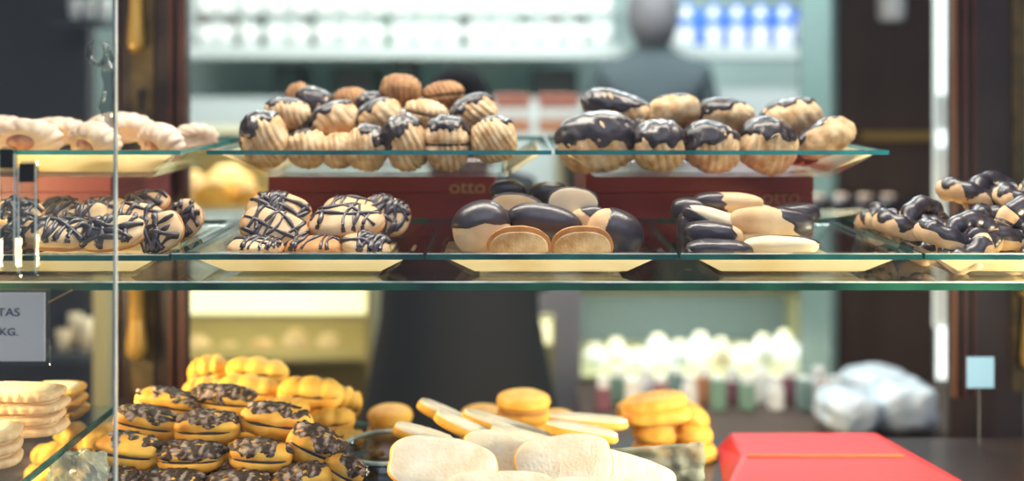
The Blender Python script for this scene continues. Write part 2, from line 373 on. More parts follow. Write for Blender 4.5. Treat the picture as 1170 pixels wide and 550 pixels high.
post('dark wooden post with copper-brown edge strips at the right of the cabinet', 1087, 1172, (1157, 1172), [(1087, 1091, 'copper', .008), (1099, 1103, 'redwood', .005), (1111, 1114, 'redwood', .004)], 1.68, drops=([(1158, 1176, 330, 420)], [540]))
st = tag(onebox('steel_strip', (0, 0, 0.9), ((1090-1070)/F*2.2, .02, 2.7), M['chrome']), 'upright brushed steel strip beside the right dark post', 'strip')
st.location = P(1070, 95, 2.2); st.location.z = 0
for (p0, p1, lab) in [(-60, 108, 'upper cool-white section of the upright strip, glow added as its reflection'), (375, 434, 'lower cool-white section of the upright strip, glow added as its reflection'), (150, 168, 'short section in the middle of the upright strip, glow added as its reflection')]:
    t = tag(onebox('strip_glow', (.002, 0, 0), ((1090-1070)/F*2.2-.002, .006, (p1-p0)/F*2.2), M['cool_glow']), lab, 'light'); t.location = P(1070, p1, 2.193)  # no lamp here: glow added in place of the strip's bright reflections

# ------------------------------------------------------------------ front panes, clips, sign (close to the lens)
D0 = 0.955
fp = thing('glass_door', 'clear glass door whose bright upright edge runs down left side', 'door', (0, D0, 0.35))
xe = (131-HX)/F*D0
onebox('door_pane', (-1.25, 0, 0), (xe-.0014, .006, 2.1), M['glass'], fp)
onebox('door_edge', (xe-.0013, 0, 0), (xe+.0007, .006, 2.1), M['dooredge'], fp)
def clip(label, px0, px1, py0, py1, D):
    x0 = (px0-HX)/F*D; x1 = (px1-HX)/F*D; z1 = ZC-(py0-HY)/F*D; z0 = ZC-(py1-HY)/F*D
    t = thing('acrylic_clip', label, 'clip', ((x0+x1)/2, D, z0)); hw = (x1-x0)/2; h = z1-z0
    m = MB(); m.box((-hw, -.006, 0), (hw, .002, h), bev=.0035); m.build('clip_body', M['acrylic'], t)
    m = MB()
    for s in (-1, 1): m.box((s*(hw-.0006)-.0006, -.0068, .006), (s*(hw-.0006)+.0006, -.0058, h-.006))
    m.build('clip_edge', M['edge_highlight'], t)
    m = MB(); m.box((-hw+.0015, -.0075, h-.020), (hw-.0015, -.006, h-.002), bev=.0007); m.build('clip_cap', M['black'], t)
clip('taller clear acrylic clip with dark cap at far left edge', 2, 21, 168, 309, .9525)
clip('shorter clear acrylic clip with dark cap, right of the taller one', 24, 45, 184, 318, .9525)
hk = thing('glass_hook', 'clear curled glass hook hanging by the door edge above the piped biscuits', 'hook', P(122, 140, .95))
def HP(px, py, dy=0): return P(px, py, .95)-P(122, 140, .95)+Vector((0, dy, 0))
m = MB(); m.tube([HP(106, 46), HP(101, 54), HP(101, 64), HP(106, 71), HP(114, 74), HP(119, 69), HP(121, 60), HP(119, 52), HP(115, 48)], [.0012, .0022, .0026, .0026, .0026, .0026, .0024, .002, .001], n=10)
m.tube([HP(118, 50, .003), HP(124, 56, .003), HP(126, 66, .003), HP(124, 76, .003)], .0022, n=10)
m.build('hook_curl', M['blown'], hk, smooth=True)
m = MB(); m.tube([HP(122, 70), HP(123, 84), HP(124, 96), HP(124, 108), HP(122, 122), HP(124, 134), HP(127, 146)], [.004, .006, .0045, .0055, .0075, .006, .0015], n=12)
m.build('hook_stem', M['blown'], hk, smooth=True)

sg = thing('price_sign', 'white card in a clear holder printed TAS and KG at lower left', 'sign', P(10, 418, .985))
def SP(px, py, dy=0): return P(px, py, .985)-P(10, 418, .985)+Vector((0, dy, 0))
a = SP(-90, 418); b = SP(57, 331)
onebox('card_holder', (a.x, -.0022, a.z), (b.x, .0022, b.z), M['acrylic'], sg, bev=.0012)
a = SP(-88, 412); b = SP(53, 334)
onebox('card', (a.x, -.0034, a.z), (b.x, -.0024, b.z), M['paper'], sg)
text_mesh('lettering', 'TAS', .0115, M['ink'], SP(-1, 360.5, -.0036), sg, sx=1.15)
text_mesh('lettering', 'KG.', .0105, M['ink'], SP(1, 382.5, -.0036), sg, sx=1.15)
m = MB(); m.tube([SP(55, 346, 0), SP(82, 332, 0)], .0009, n=6); m.build('wire', M['brassdrop'], sg)

# ------------------------------------------------------------------ biscuit builders
def rot_from(roll=0, yaw=0, pitch=0): return (Matrix.Rotation(R(yaw), 4, 'Z') @ Matrix.Rotation(R(-roll), 4, 'Y') @ Matrix.Rotation(R(pitch), 4, 'X'))
def shell_biscuit(px, py, w, h, D, label, dip=None, thr=0.2, roll=0, ribs=8, slant=.3, yaw=0, pitch=0, base='shell', split=False, choc='choc', depth=None, cat='biscuit', name='shell_biscuit', ribamp=.10, grp=None):
    a = w/2/F*D*1.04; c = h/2/F*D*1.04; b = depth/2 if depth else min(a, c)*1.0+.004
    seed = random.random()*50
    t = thing(name, label, cat, P(px, py, D), group=grp)
    Rm = rot_from(roll, yaw, pitch).to_3x3()
    def rib(d): return abs(math.sin(ribs*.5*(d.x+slant*d.z*(1 if d.y < 0 else -1))*PI*.95+.6))**.8-.6
    def body(d):
        g = 1+ribamp*rib(d)*sstep(1-abs(d.x), .0, .3)
        if split: g *= 1-.17*math.exp(-((d.z+.02)/.07)**2)
        g *= 1+.06*noise.noise(d*1.7+Vector((seed, 0, 0)))+.018*noise.noise(d*9)
        return (Rm @ (sup(d, a, b, c, 2.35)*g), 1)
    blob(body).build('biscuit', M[base], t, smooth=True)
    if split:
        m = MB(); blob_f = blob(lambda d: (Rm @ (sup(d, a*.94, b*.94, c*.16, 2.2)), 1), 36, 12)
        blob_f.build('chocolate_filling', M['choc'], t, smooth=True)
    if dip:
        dv = Vector(dip).normalized()
        def coat(d):
            p = Rm @ (sup(d, a, b, c, 2.35)*(1+ribamp*.22*rib(d)*sstep(1-abs(d.x), .0, .3)))
            pw = (Rm @ sup(d, a, b, c, 2.35)); q = Vector((pw.x/a, pw.y/b, pw.z/c)).dot(dv)
            q += .10*math.sin(9*d.x+seed)+.06*math.sin(17*d.y+3*d.z+seed)
            k = sstep(q, thr-.08, thr+.05)
            return (p*(1+(-.10+.165*k)+.06*noise.noise(d*3.5+Vector((0, seed, 0)))*k), k)
        blob(coat, keep=.02).build('chocolate_coating', M[choc], t, smooth=True)
    return t
U = 'dark chocolate '
SB = shell_biscuit
# left-middle upper plate (front row D~1.27, next 1.31, back 1.36-1.42)
SB(303, 160, 50, 62, 1.265, 'shell biscuit dipped on its upper left, at left end of the big upper plate', (-.6, 0, .8), .38, 12, 9)
SB(352, 170, 44, 42, 1.275, 'low pale shell biscuit, front row, right of the leftmost dipped one', (-.3, .2, .9), .75, 0, 7)
SB(388, 172, 36, 40, 1.27, 'small pale shell biscuit in the front row above the red carton', None, 0, 0, 6)
SB(420, 169, 46, 50, 1.265, 'shell biscuit with dark upper right corner, middle of the front row', (.55, .1, .8), .42, -8, 8)
SB(464, 164, 46, 62, 1.265, 'upright shell biscuit with dark chocolate upper left, front row centre', (-.55, .1, .85), .22, 14, 8)
SB(511, 164, 50, 60, 1.265, 'upright sandwich shell biscuit with chocolate top, second from right end', (0, .1, 1), .45, 0, 8, slant=.1, split=True)
SB(564, 160, 52, 50, 1.265, 'ribbed shell biscuit with thin chocolate top at right end of the plate', (0, .35, 1), .62, 6, 9, slant=.5, split=False)
SB(328, 131, 50, 36, 1.315, 'shell biscuit with thin chocolate rim, above the leftmost dipped one', (-.15, .2, 1), .55, -6, 9)
SB(383, 138, 54, 40, 1.31, 'shell biscuit with pale oval front and dark left, second row left', (-.6, .25, .7), .3, 18, 6, ribamp=.06)
SB(434, 134, 52, 38, 1.315, 'shell biscuit tilted up to the right, dark left end, second row centre', (-.7, .3, .65), .3, 22, 6, ribamp=.06)
SB(487, 131, 50, 32, 1.31, 'plain sandwich biscuit with visible dark filling between two ribbed halves', None, 0, -12, 8, split=True)
SB(541, 131, 52, 42, 1.31, 'shell biscuit tilted right with dark upper left, second row right end', (-.6, .3, .7), .12, 28, 8)
SB(353, 151, 46, 28, 1.325, 'nearly all-chocolate biscuit low between the two left shell biscuits', (0, 0, 1), -.6, 0, 6)
SB(358, 118, 40, 34, 1.37, 'dark chocolate-covered biscuit on the upper left of the pile', (0, 0, 1), -.9, -15, 6)
SB(342, 110, 26, 30, 1.41, 'small browned ribbed biscuit peeking out top left of the pile', None, 0, 20, 7, base='shell_brown')
SB(402, 116, 42, 30, 1.39, 'browned ribbed biscuit at the back, top centre-left of the pile', None, 0, 0, 9, base='shell_brown')
SB(425, 120, 34, 28, 1.36, 'small dark chocolate biscuit behind the tilted centre shell', (0, 0, 1), -.9, 0, 6)
SB(458, 104, 46, 36, 1.36, 'plain brown ribbed biscuit crowning the pile', None, 0, -5, 9, base='shell_brown', slant=.1)
SB(507, 109, 48, 30, 1.37, 'plain brown ribbed sandwich biscuit right of the topmost one', None, 0, 6, 9, base='shell_brown', split=True)
# right upper plate
SB(682, 163, 88, 64, 1.275, 'widest chocolate-topped shell biscuit at left end of the right plate', (0, .1, 1), -.12, 8, 9, depth=.055)
SB(753, 167, 58, 56, 1.265, 'shell biscuit with glossy chocolate top, second from left in front', (0, .1, 1), .05, 0, 7)
SB(812, 168, 64, 54, 1.265, 'shell biscuit with dark slanting upper left, middle of the front row', (-.35, .1, .95), .1, -18, 9)
SB(876, 167, 62, 60, 1.265, 'shell biscuit with chocolate top and pale lower left, front row', (.15, .1, 1), .25, -28, 8)
SB(942, 158, 68, 38, 1.27, 'pale biscuit rising to the right with dark left edge, right end', (-.75, .4, .5), .38, 24, 5, ribamp=.05)
SB(708, 126, 80, 38, 1.335, 'shell biscuit with wide chocolate top on the upper left of the right pile', (-.25, .05, 1), .0, -18, 9)
SB(771, 127, 58, 36, 1.32, 'mostly pale ribbed biscuit with thin dark top, top centre of right pile', (0, .3, 1), .78, 6, 10, slant=1.0)
SB(830, 133, 62, 38, 1.32, 'ribbed biscuit with dark left and glossy top, right pile', (-.45, .2, .9), .32, -8, 9, slant=.9)
SB(905, 137, 66, 46, 1.32, 'large pale-faced biscuit under a dark chocolate top rim, right pile', (-.3, .45, .9), .45, 10, 6, ribamp=.06)
SB(860, 160, 30, 30, 1.33, 'small all-chocolate biscuit tucked behind the front row on the right', (0, 0, 1), -.9, 0, 6)
SB(726, 150, 34, 40, 1.33, 'small chocolate biscuit tucked behind the widest one on the right plate', (0, 0, 1), -.9, 0, 6)
SB(790, 150, 40, 34, 1.34, 'chocolate biscuit hidden low in the middle of the right pile', (0, 0, 1), -.9, 0, 6)
SB(915, 168, 40, 40, 1.33, 'chocolate biscuit low behind the rightmost pale biscuit', (0, 0, 1), -.9, 0, 6)

# piped jam biscuits, far left
def piped(px, py, w, h, D, label, yaw=0, pitch=0, roll=0, jam=True, n=13):
    a = w/2/F*D; c = h/2/F*D
    t = thing('jam_biscuit', label, 'biscuit', P(px, py, D))
    Rm = rot_from(roll, yaw, pitch).to_3x3()
    def body(d):                                  # flower axis is -Y
        an = math.atan2(d.z, d.x); rr = math.hypot(d.x, d.z)
        g = 1+.10*sstep(rr, .25, .7)*(abs(math.sin(n*.5*(an+.9*(1-rr))))-.5)
        p = sup(d, a, a*.42, c, 2.2)*g
        if d.y < 0: p.y += a*.26*math.exp(-(rr/.42)**2)
        return (Rm @ p, 1)
    blob(body, 78, 32, poles='Y').build('piped_biscuit', M['pink'], t, smooth=True)
    if jam:
        m = MB(); mt = Rm.to_4x4() @ Matrix.Translation((0, -a*.29, 0)) @ Matrix.Rotation(PI/2, 4, 'X') @ Matrix.Diagonal((1, c/a, 1, 1))
        m.lathe([(a*.40, -.003), (a*.40, 0), (a*.33, .0022), (a*.18, .0034), (.0004, .0036)], n=28, mtx=mt)
        m.build('jam_centre', M['jam'], t, smooth=True)
    return t
piped(-30, 160, 80, 46, 1.27, 'piped jam biscuit cut off by the left edge of the picture', 10)
piped(30, 160, 84, 48, 1.265, 'piped biscuit with a clear oval jam centre facing out, far left', -4, 12)
piped(108, 162, 88, 46, 1.265, 'piped jam biscuit turned left, middle of the far left plate', -38, 25)
piped(184, 163, 84, 46, 1.265, 'piped jam biscuit turned away, right end of far left plate', -46, 28)
piped(66, 150, 62, 34, 1.33, 'piped biscuit behind the oval jam one on the far left plate', 20, 40, jam=False)
piped(138, 146, 72, 36, 1.34, 'piped biscuit at the back, crossed by the glass door edge', 10, 40, jam=False)
piped(4, 148, 60, 32, 1.34, 'piped biscuit at the back against the left picture edge', 0, 30, jam=False)
piped(222, 158, 52, 34, 1.36, 'smaller blurred piped biscuit at the right rear of the far left plate', 30, 20, jam=False)

# drizzled biscuits
def drizzled(px, py, w, h, D, label, tilt=50, roll=0, yaw=0, n=9, heavy=0, thick=.26, base='pale', seed=None):
    """disc biscuit; tilt 0 = flat face up, 90 = face to viewer"""
    rnd = random.Random(seed if seed is not None else px*7+py)
    a = w/2/F*D; b = a*.92; c = a*thick
    Rm = (Matrix.Rotation(R(yaw), 4, 'Z') @ Matrix.Rotation(R(-roll), 4, 'Y') @ Matrix.Rotation(R(tilt), 4, 'X')).to_3x3()
    ve = R(tilt)+math.atan((py-HY)/F); proj = b*abs(math.sin(ve))+c*abs(math.cos(ve))
    k = (h/2/F*D)/proj; b *= max(.6, min(1.25, k))
    t = thing('drizzled_biscuit', label, 'biscuit', P(px, py, D))
    s = rnd.random()*60
    def body(d):
        g = 1+.05*noise.noise(d*2.2+Vector((s, 0, 0)))
        p = sup(d, a, b, c*(1.25 if d.z > 0 else .75), 2.6)*g
        return (Rm @ p, 1)
    blob(body, 48, 28, poles='Z').build('biscuit', M[base], t, smooth=True)
    blob(lambda d: (Rm @ (sup(d, a*1.045, b*1.045, c*.72, 2.6)+Vector((0, 0, -c*.26))), 1), 44, 16, poles='Z').build('baked_base', M['orange'], t, smooth=True)
    def zt(x, y):
        q = abs(x/a)**2.6+abs(y/b)**2.6
        return c*1.25*max(0, 1-q)**(1/2.6)
    m = MB()
    for i in range(n):
        th = PI/2*.85+rnd.uniform(-.3, .3)+(-PI/2 if i % 4 == 0 else 0)
        off = rnd.uniform(-.75, .75)*a; dx, dy = math.cos(th), math.sin(th); amp = rnd.uniform(.05, .16)*a; fq = rnd.uniform(2, 4)
        pts = []
        for j in range(34):
            u = -1.15+2.3*j/33; x = dx*u*a-dy*(off+amp*math.sin(fq*u+i)); y = dy*u*a+dx*(off+amp*math.sin(fq*u+i))
            if abs(x/a)**2.6+abs(y/b)**2.6 < .985: pts.append(Rm @ Vector((x, y, zt(x, y)+.0002)))
        if len(pts) > 3:
            r = rnd.uniform(.0012, .0026)+heavy*.0010
            m.tube(pts, [r*(1+.3*math.sin(j*.5+i)) for j in range(len(pts))], n=7)
    for i in range(heavy*3):
        x0 = rnd.uniform(-.6, .6)*a; y0 = rnd.uniform(-.6, .6)*b; rx = rnd.uniform(.12, .26)*a; ry = rnd.uniform(.12, .3)*a
        vs = []; fs = []
        for j in range(7):
            for i2 in range(16):
                q = j/6; an = 2*PI*i2/16; wob = 1+.2*math.sin(3*an+i)
                x = x0+rx*q*wob*math.cos(an); y = y0+ry*q*wob*math.sin(an)
                e = (abs(x/a)**2.6+abs(y/b)**2.6)
                if e > .97: sc = (.97/e)**(1/2.6); x *= sc; y *= sc
                vs.append(Rm @ Vector((x, y, zt(x, y)+.0022*(1-q**3)-.0003)))
        for j in range(6):
            for i2 in range(16): fs.append((j*16+i2, j*16+(i2+1) % 16, (j+1)*16+(i2+1) % 16, (j+1)*16+i2))
        m.add(vs, fs)
    m.build('chocolate_drizzle', M['choc_sat'], t, smooth=True)
    return t
DB = drizzled
DB(22, 243, 52, 34, 1.19, 'drizzled biscuit behind the clear clips at far left', 40, -10, heavy=1)
DB(66, 241, 54, 30, 1.22, 'drizzled biscuit at left rear, right of the clips', 35, 5, heavy=1)
DB(18, 270, 60, 36, 1.11, 'drizzled biscuit low behind the taller clear clip', 50, 10, heavy=1)
DB(66, 268, 78, 34, 1.11, 'drizzled biscuit in the front row just right of the clips', 35, -4, heavy=1)
DB(95, 252, 56, 40, 1.16, 'pale drizzled biscuit leaning between front and back rows, leftmost plate', 60, 15)
DB(120, 240, 56, 30, 1.21, 'pale drizzled biscuit at the back, crossed by the door edge', 42, 0)
DB(129, 267, 74, 42, 1.11, 'heavily drizzled biscuit in front, right of the glass door edge', 48, 6, heavy=1)
DB(166, 233, 54, 28, 1.22, 'rear drizzled biscuit standing highest on the leftmost plate', 40, 8, heavy=1)
DB(160, 250, 60, 38, 1.16, 'pale drizzled biscuit in the middle of the leftmost plate', 50, -12, heavy=1)
DB(184, 266, 52, 46, 1.115, 'drizzled biscuit with dark corner, front right of the leftmost plate', 68, 30, heavy=1)
DB(212, 250, 40, 44, 1.18, 'steep drizzled biscuit at right end of the leftmost plate', 70, 50, heavy=1)
DB(318, 243, 72, 48, 1.17, 'densely drizzled round biscuit at top left of its plate', 55, -8, n=16, heavy=1)
DB(314, 262, 78, 46, 1.12, 'large tilted biscuit with thin lattice drizzle, left front of its plate', 52, -18, n=11)
DB(396, 254, 84, 32, 1.13, 'long drizzled biscuit with parallel stripes beside the large lattice one', 36, 2, n=9)
DB(400, 240, 60, 28, 1.18, 'partly hidden drizzled biscuit behind the striped one', 36, -6, n=8)
DB(440, 246, 56, 46, 1.20, 'dark-drizzled biscuit at rear right before the lettered carton', 60, -15, n=14, heavy=1)
DB(292, 283, 62, 20, 1.095, 'flat drizzled biscuit at front left, cut by the plate rim', 18, 0, n=10)
DB(360, 283, 66, 20, 1.095, 'flat orange drizzled biscuit at the front between two others', 18, 0, n=8, base='orange')
DB(418, 281, 56, 26, 1.095, 'flat drizzled biscuit at front right of the same plate', 34, -8, n=10, heavy=1)

# chocolate domes (flat pale face + dome)
def dome(px, py, w, h, D, label, yaw=0, pitch=0, roll=0, thr=-.1, dip=(0, 1, 0), face='pale', depth=.75, choc='choc_sat', name='dome_biscuit', e=2.2, flat=.10, coat=.05):
    a = w/2/F*D; c = h/2/F*D; b = min(a, c)*depth*1.3
    t = thing(name, label, 'biscuit', P(px, py, D))
    Rm = rot_from(roll, yaw, pitch).to_3x3(); s = random.random()*60
    def base(d):
        p = sup(d, a, b, c, e)
        if d.y < 0: p.y *= flat
        return p
    blob(lambda d: (Rm @ (base(d)*(1+.02*noise.noise(d*3+Vector((s, 0, 0))))), 1), 48, 40, poles='Y').build('biscuit', M[face], t, smooth=True)
    def rimf(d):
        p = base(d); return (Rm @ Vector((p.x*1.03, p.y*.9+b*.06, p.z*1.03)), 1)
    if dip:
        dv = Vector(dip).normalized()
        def cf(d):
            p = base(d); q = Vector((d.x, d.y, d.z)).dot(dv)+.05*math.sin(6*d.x+s)
            k = sstep(q, thr-.07, thr+.05)
            return (Rm @ (p*(1-.07+(.07+coat)*k)), k)
        blob(cf, 48, 40, keep=.02, poles='Y').build('chocolate_coating', M[choc], t, smooth=True)
    return t
def cutface(px, py, w, h, D, label, roll=0):
    t = dome(px, py, w, h, D, label, 0, 8, roll, dip=None, face='orange', depth=.6, name='dome_biscuit')
    a = w/2/F*D; c = h/2/F*D
    Rm = rot_from(roll, 0, 8).to_3x3()
    blob(lambda d: (Rm @ (sup(d, a*.9, .0025, c*.86, 2.3)+Vector((0, -.0035, -c*.08))), 1), 40, 16, poles='Y').build('biscuit_face', M['shell'], t, smooth=True)
    return t
cutface(593, 282, 74, 48, 1.10, 'brown-rimmed plain biscuit facing out, left of the front pair', 0)
cutface(665, 282, 72, 48, 1.10, 'brown-rimmed plain biscuit facing out, right of the front pair', 2)
dome(550, 262, 66, 62, 1.15, 'dome biscuit with dark top and pale lower left, left of the front pair', 0, 0, 20, thr=.05, dip=(.25, .2, 1), flat=.8, face='pale')
dome(622, 255, 84, 42, 1.17, 'glossy chocolate dome lying behind the front pair', 0, 0, -10, thr=-.9, dip=(0, 0, 1), flat=.8)
dome(702, 266, 64, 52, 1.15, 'large chocolate dome on right with a pale patch at its upper left', 0, 0, -20, thr=-.45, dip=(.9, .05, -.05), flat=.9)
dome(670, 250, 44, 26, 1.18, 'small pale-topped biscuit between the round one and large dome', 0, 0, 15, thr=.3, dip=(.8, 0, .5), flat=.8)
dome(655, 232, 56, 34, 1.19, 'pale oval-faced biscuit with dark rim standing highest, centre plate', 0, -6, -4, thr=-.02, dip=(0, 1, .18), face='cream', coat=.08)
dome(591, 236, 58, 28, 1.20, 'pale-faced biscuit with dark rim at rear left of the centre plate', 0, -12, -8, thr=-.05, dip=(0, 1, .45), face='pale', coat=.08)
dome(628, 222, 46, 28, 1.25, 'dark chocolate dome at the back of the centre plate', thr=-.9, dip=(0, 0, 1), flat=.8, choc='choc')
dome(570, 250, 60, 36, 1.21, 'dark dome partly hidden behind the left dark-topped biscuit', thr=-.9, dip=(0, 0, 1), flat=.8)
dome(580, 218, 40, 24, 1.26, 'small dark dome beside the lettered carton corner', thr=-.9, dip=(0, 0, 1), flat=.8, choc='choc')
dome(636, 244, 34, 26, 1.215, 'pale biscuit tucked under the highest oval-faced one', thr=.5, dip=(0, 1, 0), face='cream', flat=.8)
# dipped fingers
def finger(px, py, w, h, D, label, dip, thr, roll=0, yaw=0, face='pale', b=.016, choc='choc_sat', ribs=0, name='finger_biscuit', e=3.0, rough=0, sprinkle=False, sandwich=False):
    a = w/2/F*D; c = h/2/F*D
    t = thing(name, label, 'biscuit', P(px, py, D))
    Rm = rot_from(roll, yaw, 0).to_3x3(); s = random.random()*60
    def base(d):
        p = Vector((d.x, d.y, d.z)); q = sup(p, a, b, c, 2.5)
        t_ = q.x/a
        g = 1
        if ribs: g += .20*(abs(math.cos(ribs*1.25*t_))-.55)*(1-abs(t_)**4)*(1 if q.z > 0 else .3)
        if sandwich: g *= 1-.16*math.exp(-((q.z/c)/.15)**2)
        g *= 1+(.10 if sandwich else .04)*noise.noise(d*2.2+Vector((s, 0, 0)))+(.035*noise.noise(d*7) if sandwich else 0)
        return Vector((q.x, q.y*g, q.z*g))
    blob(lambda d: (Rm @ base(d), 1), 44, 44, poles='X').build('biscuit', M[face], t, smooth=True)
    if sandwich:
        blob(lambda d: (Rm @ sup(d, a*.95, b*.93, c*.2, 2.6), 1), 36, 16, poles='X').build('chocolate_filling', M['choc'], t, smooth=True)
    if dip:
        dv = Vector(dip).normalized()
        def cf(d):
            p = base(d); q = Vector((p.x/a, p.y/b, p.z/c)).dot(dv)+.06*math.sin(8*d.z+s)+(.75*noise.noise(Vector((p.x, p.y, p.z))*75+Vector((s, s, 0))) if rough else 0)
            k = sstep(q, thr-.08, thr+.04)
            return (Rm @ (p*(1-.06+.12*k+rough*k*noise.noise(d*7+Vector((0, s, 0))))), k)
        blob(cf, 60, 60, keep=.02, poles='X').build('chocolate_coating', M['nut' if sprinkle else choc], t, smooth=True)
    return t
finger(833, 231, 78, 22, 1.20, 'top finger biscuit with its left third dipped, lying across the pile', (-1, 0, -.1), .22, -2)
finger(850, 239, 70, 14, 1.23, 'thin pale finger peeking out beneath the top one', None, 0, -3, face='cream')
finger(800, 246, 66, 34, 1.20, 'dark-dipped finger rising at left end of the finger pile', (-.9, 0, -.2), -.5, -14)
finger(822, 254, 84, 26, 1.16, 'pale finger slanting down behind the fat dark one', (-.7, 0, -.6), .35, -18, face='cream')
finger(816, 268, 66, 28, 1.125, 'fat finger showing mostly its chocolate end, left of centre', (-.9, 0, -.1), -.65, -6)
finger(880, 254, 94, 34, 1.15, 'large finger pale on left and dark on right end', (1, 0, .35), .42, -3)
finger(905, 247, 60, 26, 1.21, 'dark finger end behind the large two-tone finger', (1, 0, 0), -.6, 8)
finger(822, 285, 72, 22, 1.095, 'long chocolate finger lying flat at the front left', (0, 0, 1), -.9, -2)
finger(892, 281, 86, 22, 1.10, 'pale finger lying flat at the front right with dark back edge', (.7, .6, .5), .62, 0, face='cream')
finger(866, 272, 70, 18, 1.15, 'pale finger hidden under the large two-tone one', None, 0, 4)
finger(787, 262, 26, 40, 1.17, 'short dark finger end standing at left edge of the finger pile', (0, 0, 1), -.9, 0)

# chocolate twists
def twist(px, py, w, h, D, label, yaw=0, tilt=40, roll=0, turns=7, bare=(.12, .5), rad=.0112, seed=0):
    turns = max(3, round(turns*.6))
    A = w/2/F*D-rad*1.9; B = A*.72
    Rm = (Matrix.Rotation(R(yaw), 4, 'Z') @ Matrix.Rotation(R(-roll), 4, 'Y') @ Matrix.Rotation(R(tilt), 4, 'X')).to_3x3()
    t = thing('twisted_biscuit', label, 'biscuit', P(px, py, D))
    N = 150; A = w/2/F*D-rad; k0 = A/3.0
    pts = []
    for i in range(N):
        u = 2*PI*i/N
        pts.append(Rm @ Vector((k0*(math.sin(u)+2*math.sin(2*u)), k0*.86*(math.cos(u)-2*math.cos(2*u)), -rad*.85*math.sin(3*u))))
    m = MB(); m.tube(pts, [rad*(1+.10*math.sin(i*.75)) for i in range(N)], n=14, closed=True); m.build('biscuit_strand', M['pale'], t, smooth=True)
    m = MB(); gaps = [(x % 1, .010+.007*(k % 2)) for k, x in enumerate(list(bare)[:2])]
    seg = []
    def flush():
        if len(seg) > 4:
            n_ = len(seg); rs = [rad*(1.06+.10*math.sin(i_*.75)+.05*noise.noise(Vector((i_*.35, seed+px, 0)))) for i_ in range(n_)]; rs[0] = rs[-1] = rad*.9; rs[1] = rs[-2] = rad*1.05
            m.tube(list(seg), rs, n=14)
    for i in range(N+1):
        q = (i % N)/N
        if any(abs(q-g[0]) < g[1] for g in gaps): flush(); seg = []
        else: seg.append(pts[i % N]+Vector((0, -.05*rad, .30*rad))+(pts[i % N].normalized()*(-.22*rad)))
    flush(); m.build('chocolate_coating', M['choc_sat'], t, smooth=True)
twist(1048, 262, 106, 50, 1.17, 'chocolate-covered twisted ring at left end of the twist pile', 15, 38, 4, bare=(.55, .72))
twist(1000, 256, 50, 42, 1.23, 'dark twisted ring peeking out at the left rear of its plate', 60, 50, 0, bare=(.62,), turns=6)
twist(1098, 276, 104, 44, 1.10, 'twisted ring with two bare pale patches at the front', -8, 30, 0, bare=(.60, .70))
twist(1158, 266, 110, 60, 1.125, 'large open chocolate ring leaning at right front of the pile', -6, 58, 8, bare=(.3, .48))
twist(1128, 228, 116, 44, 1.21, 'chocolate twist with bare spots lying along the top of the pile', 8, 22, -3, bare=(.53, .62, .9), turns=8)
twist(1180, 232, 86, 50, 1.17, 'chocolate ring with pale centre hole at upper right edge', -10, 48, 6, bare=(.2, .68))
twist(1222, 262, 80, 50, 1.13, 'chocolate twist beyond the right picture edge', 10, 40, bare=(.5,))

# ------------------------------------------------------------------ lower level: sandwich fingers with nutty chocolate
LP = [ # px,py,w,h,D,dipvector,thr,roll,face,label
 (192, 461, 76, 30, 1.24, (.2, 0, 1), .25, -10, 'amber', 'topmost amber finger sandwich leaning against the brass-plated post'),
 (256, 458, 74, 32, 1.25, (0, 0, 1), -.1, -6, 'amber', 'dark nutty finger sandwich second from left in the top dark row'),
 (168, 484, 76, 34, 1.18, (0, 0, 1), .1, -10, 'amber', 'finger sandwich with nutty chocolate on left, just right of door edge'),
 (237, 490, 76, 38, 1.17, (.1, 0, 1), .15, 0, 'amber', 'fat finger sandwich with broken nutty top in the middle left row'),
 (316, 482, 84, 38, 1.18, (-.2, 0, 1), .15, -8, 'amber', 'long finger sandwich with nutty left half in the middle of pile'),
 (146, 516, 78, 38, 1.13, (.2, 0, 1), .35, -8, 'amber', 'finger sandwich at left of pile with little chocolate, behind the door edge'),
 (218, 523, 78, 34, 1.13, (0, 0, 1), -.05, 0, 'amber', 'nutty striped finger sandwich low in the second front row'),
 (298, 522, 72, 36, 1.13, (-.1, 0, 1), .05, -4, 'amber', 'finger sandwich with dark nutty centre, front row middle'),
 (360, 512, 68, 44, 1.15, (0, 0, 1), .0, -24, 'amber', 'finger sandwich with greyish nutty cap, right end of dark rows'),
 (130, 552, 60, 30, 1.10, (0, 0, 1), -.1, 0, 'amber', 'finger sandwich at bottom left cut by the picture edge'),
 (196, 555, 74, 32, 1.10, (0, 0, 1), -.1, 0, 'amber', 'dark finger sandwich at bottom, second from left'),
 (272, 556, 74, 32, 1.10, (0, 0, 1), -.1, 0, 'amber', 'dark finger sandwich at bottom below the centre of the pile'),
 (344, 550, 70, 34, 1.11, (0, 0, 1), .1, 10, 'amber', 'finger sandwich at bottom right corner of the dark pile'),
 (392, 538, 50, 36, 1.14, (0, 0, 1), .2, -30, 'amber', 'short finger sandwich leaning by the clear bowl rim'),
 (283, 496, 50, 30, 1.24, (0, 0, 1), .1, 0, 'amber', 'finger sandwich wedged behind the middle row gap'),
]
for (px, py, w_, h_, D, dv, thr, roll, face, lab) in LP:
    finger(px, py, w_, h_, D, lab, dv, thr+.42, roll, face=face, b=.019, sprinkle=True, rough=.16, sandwich=True, name='finger_sandwich')
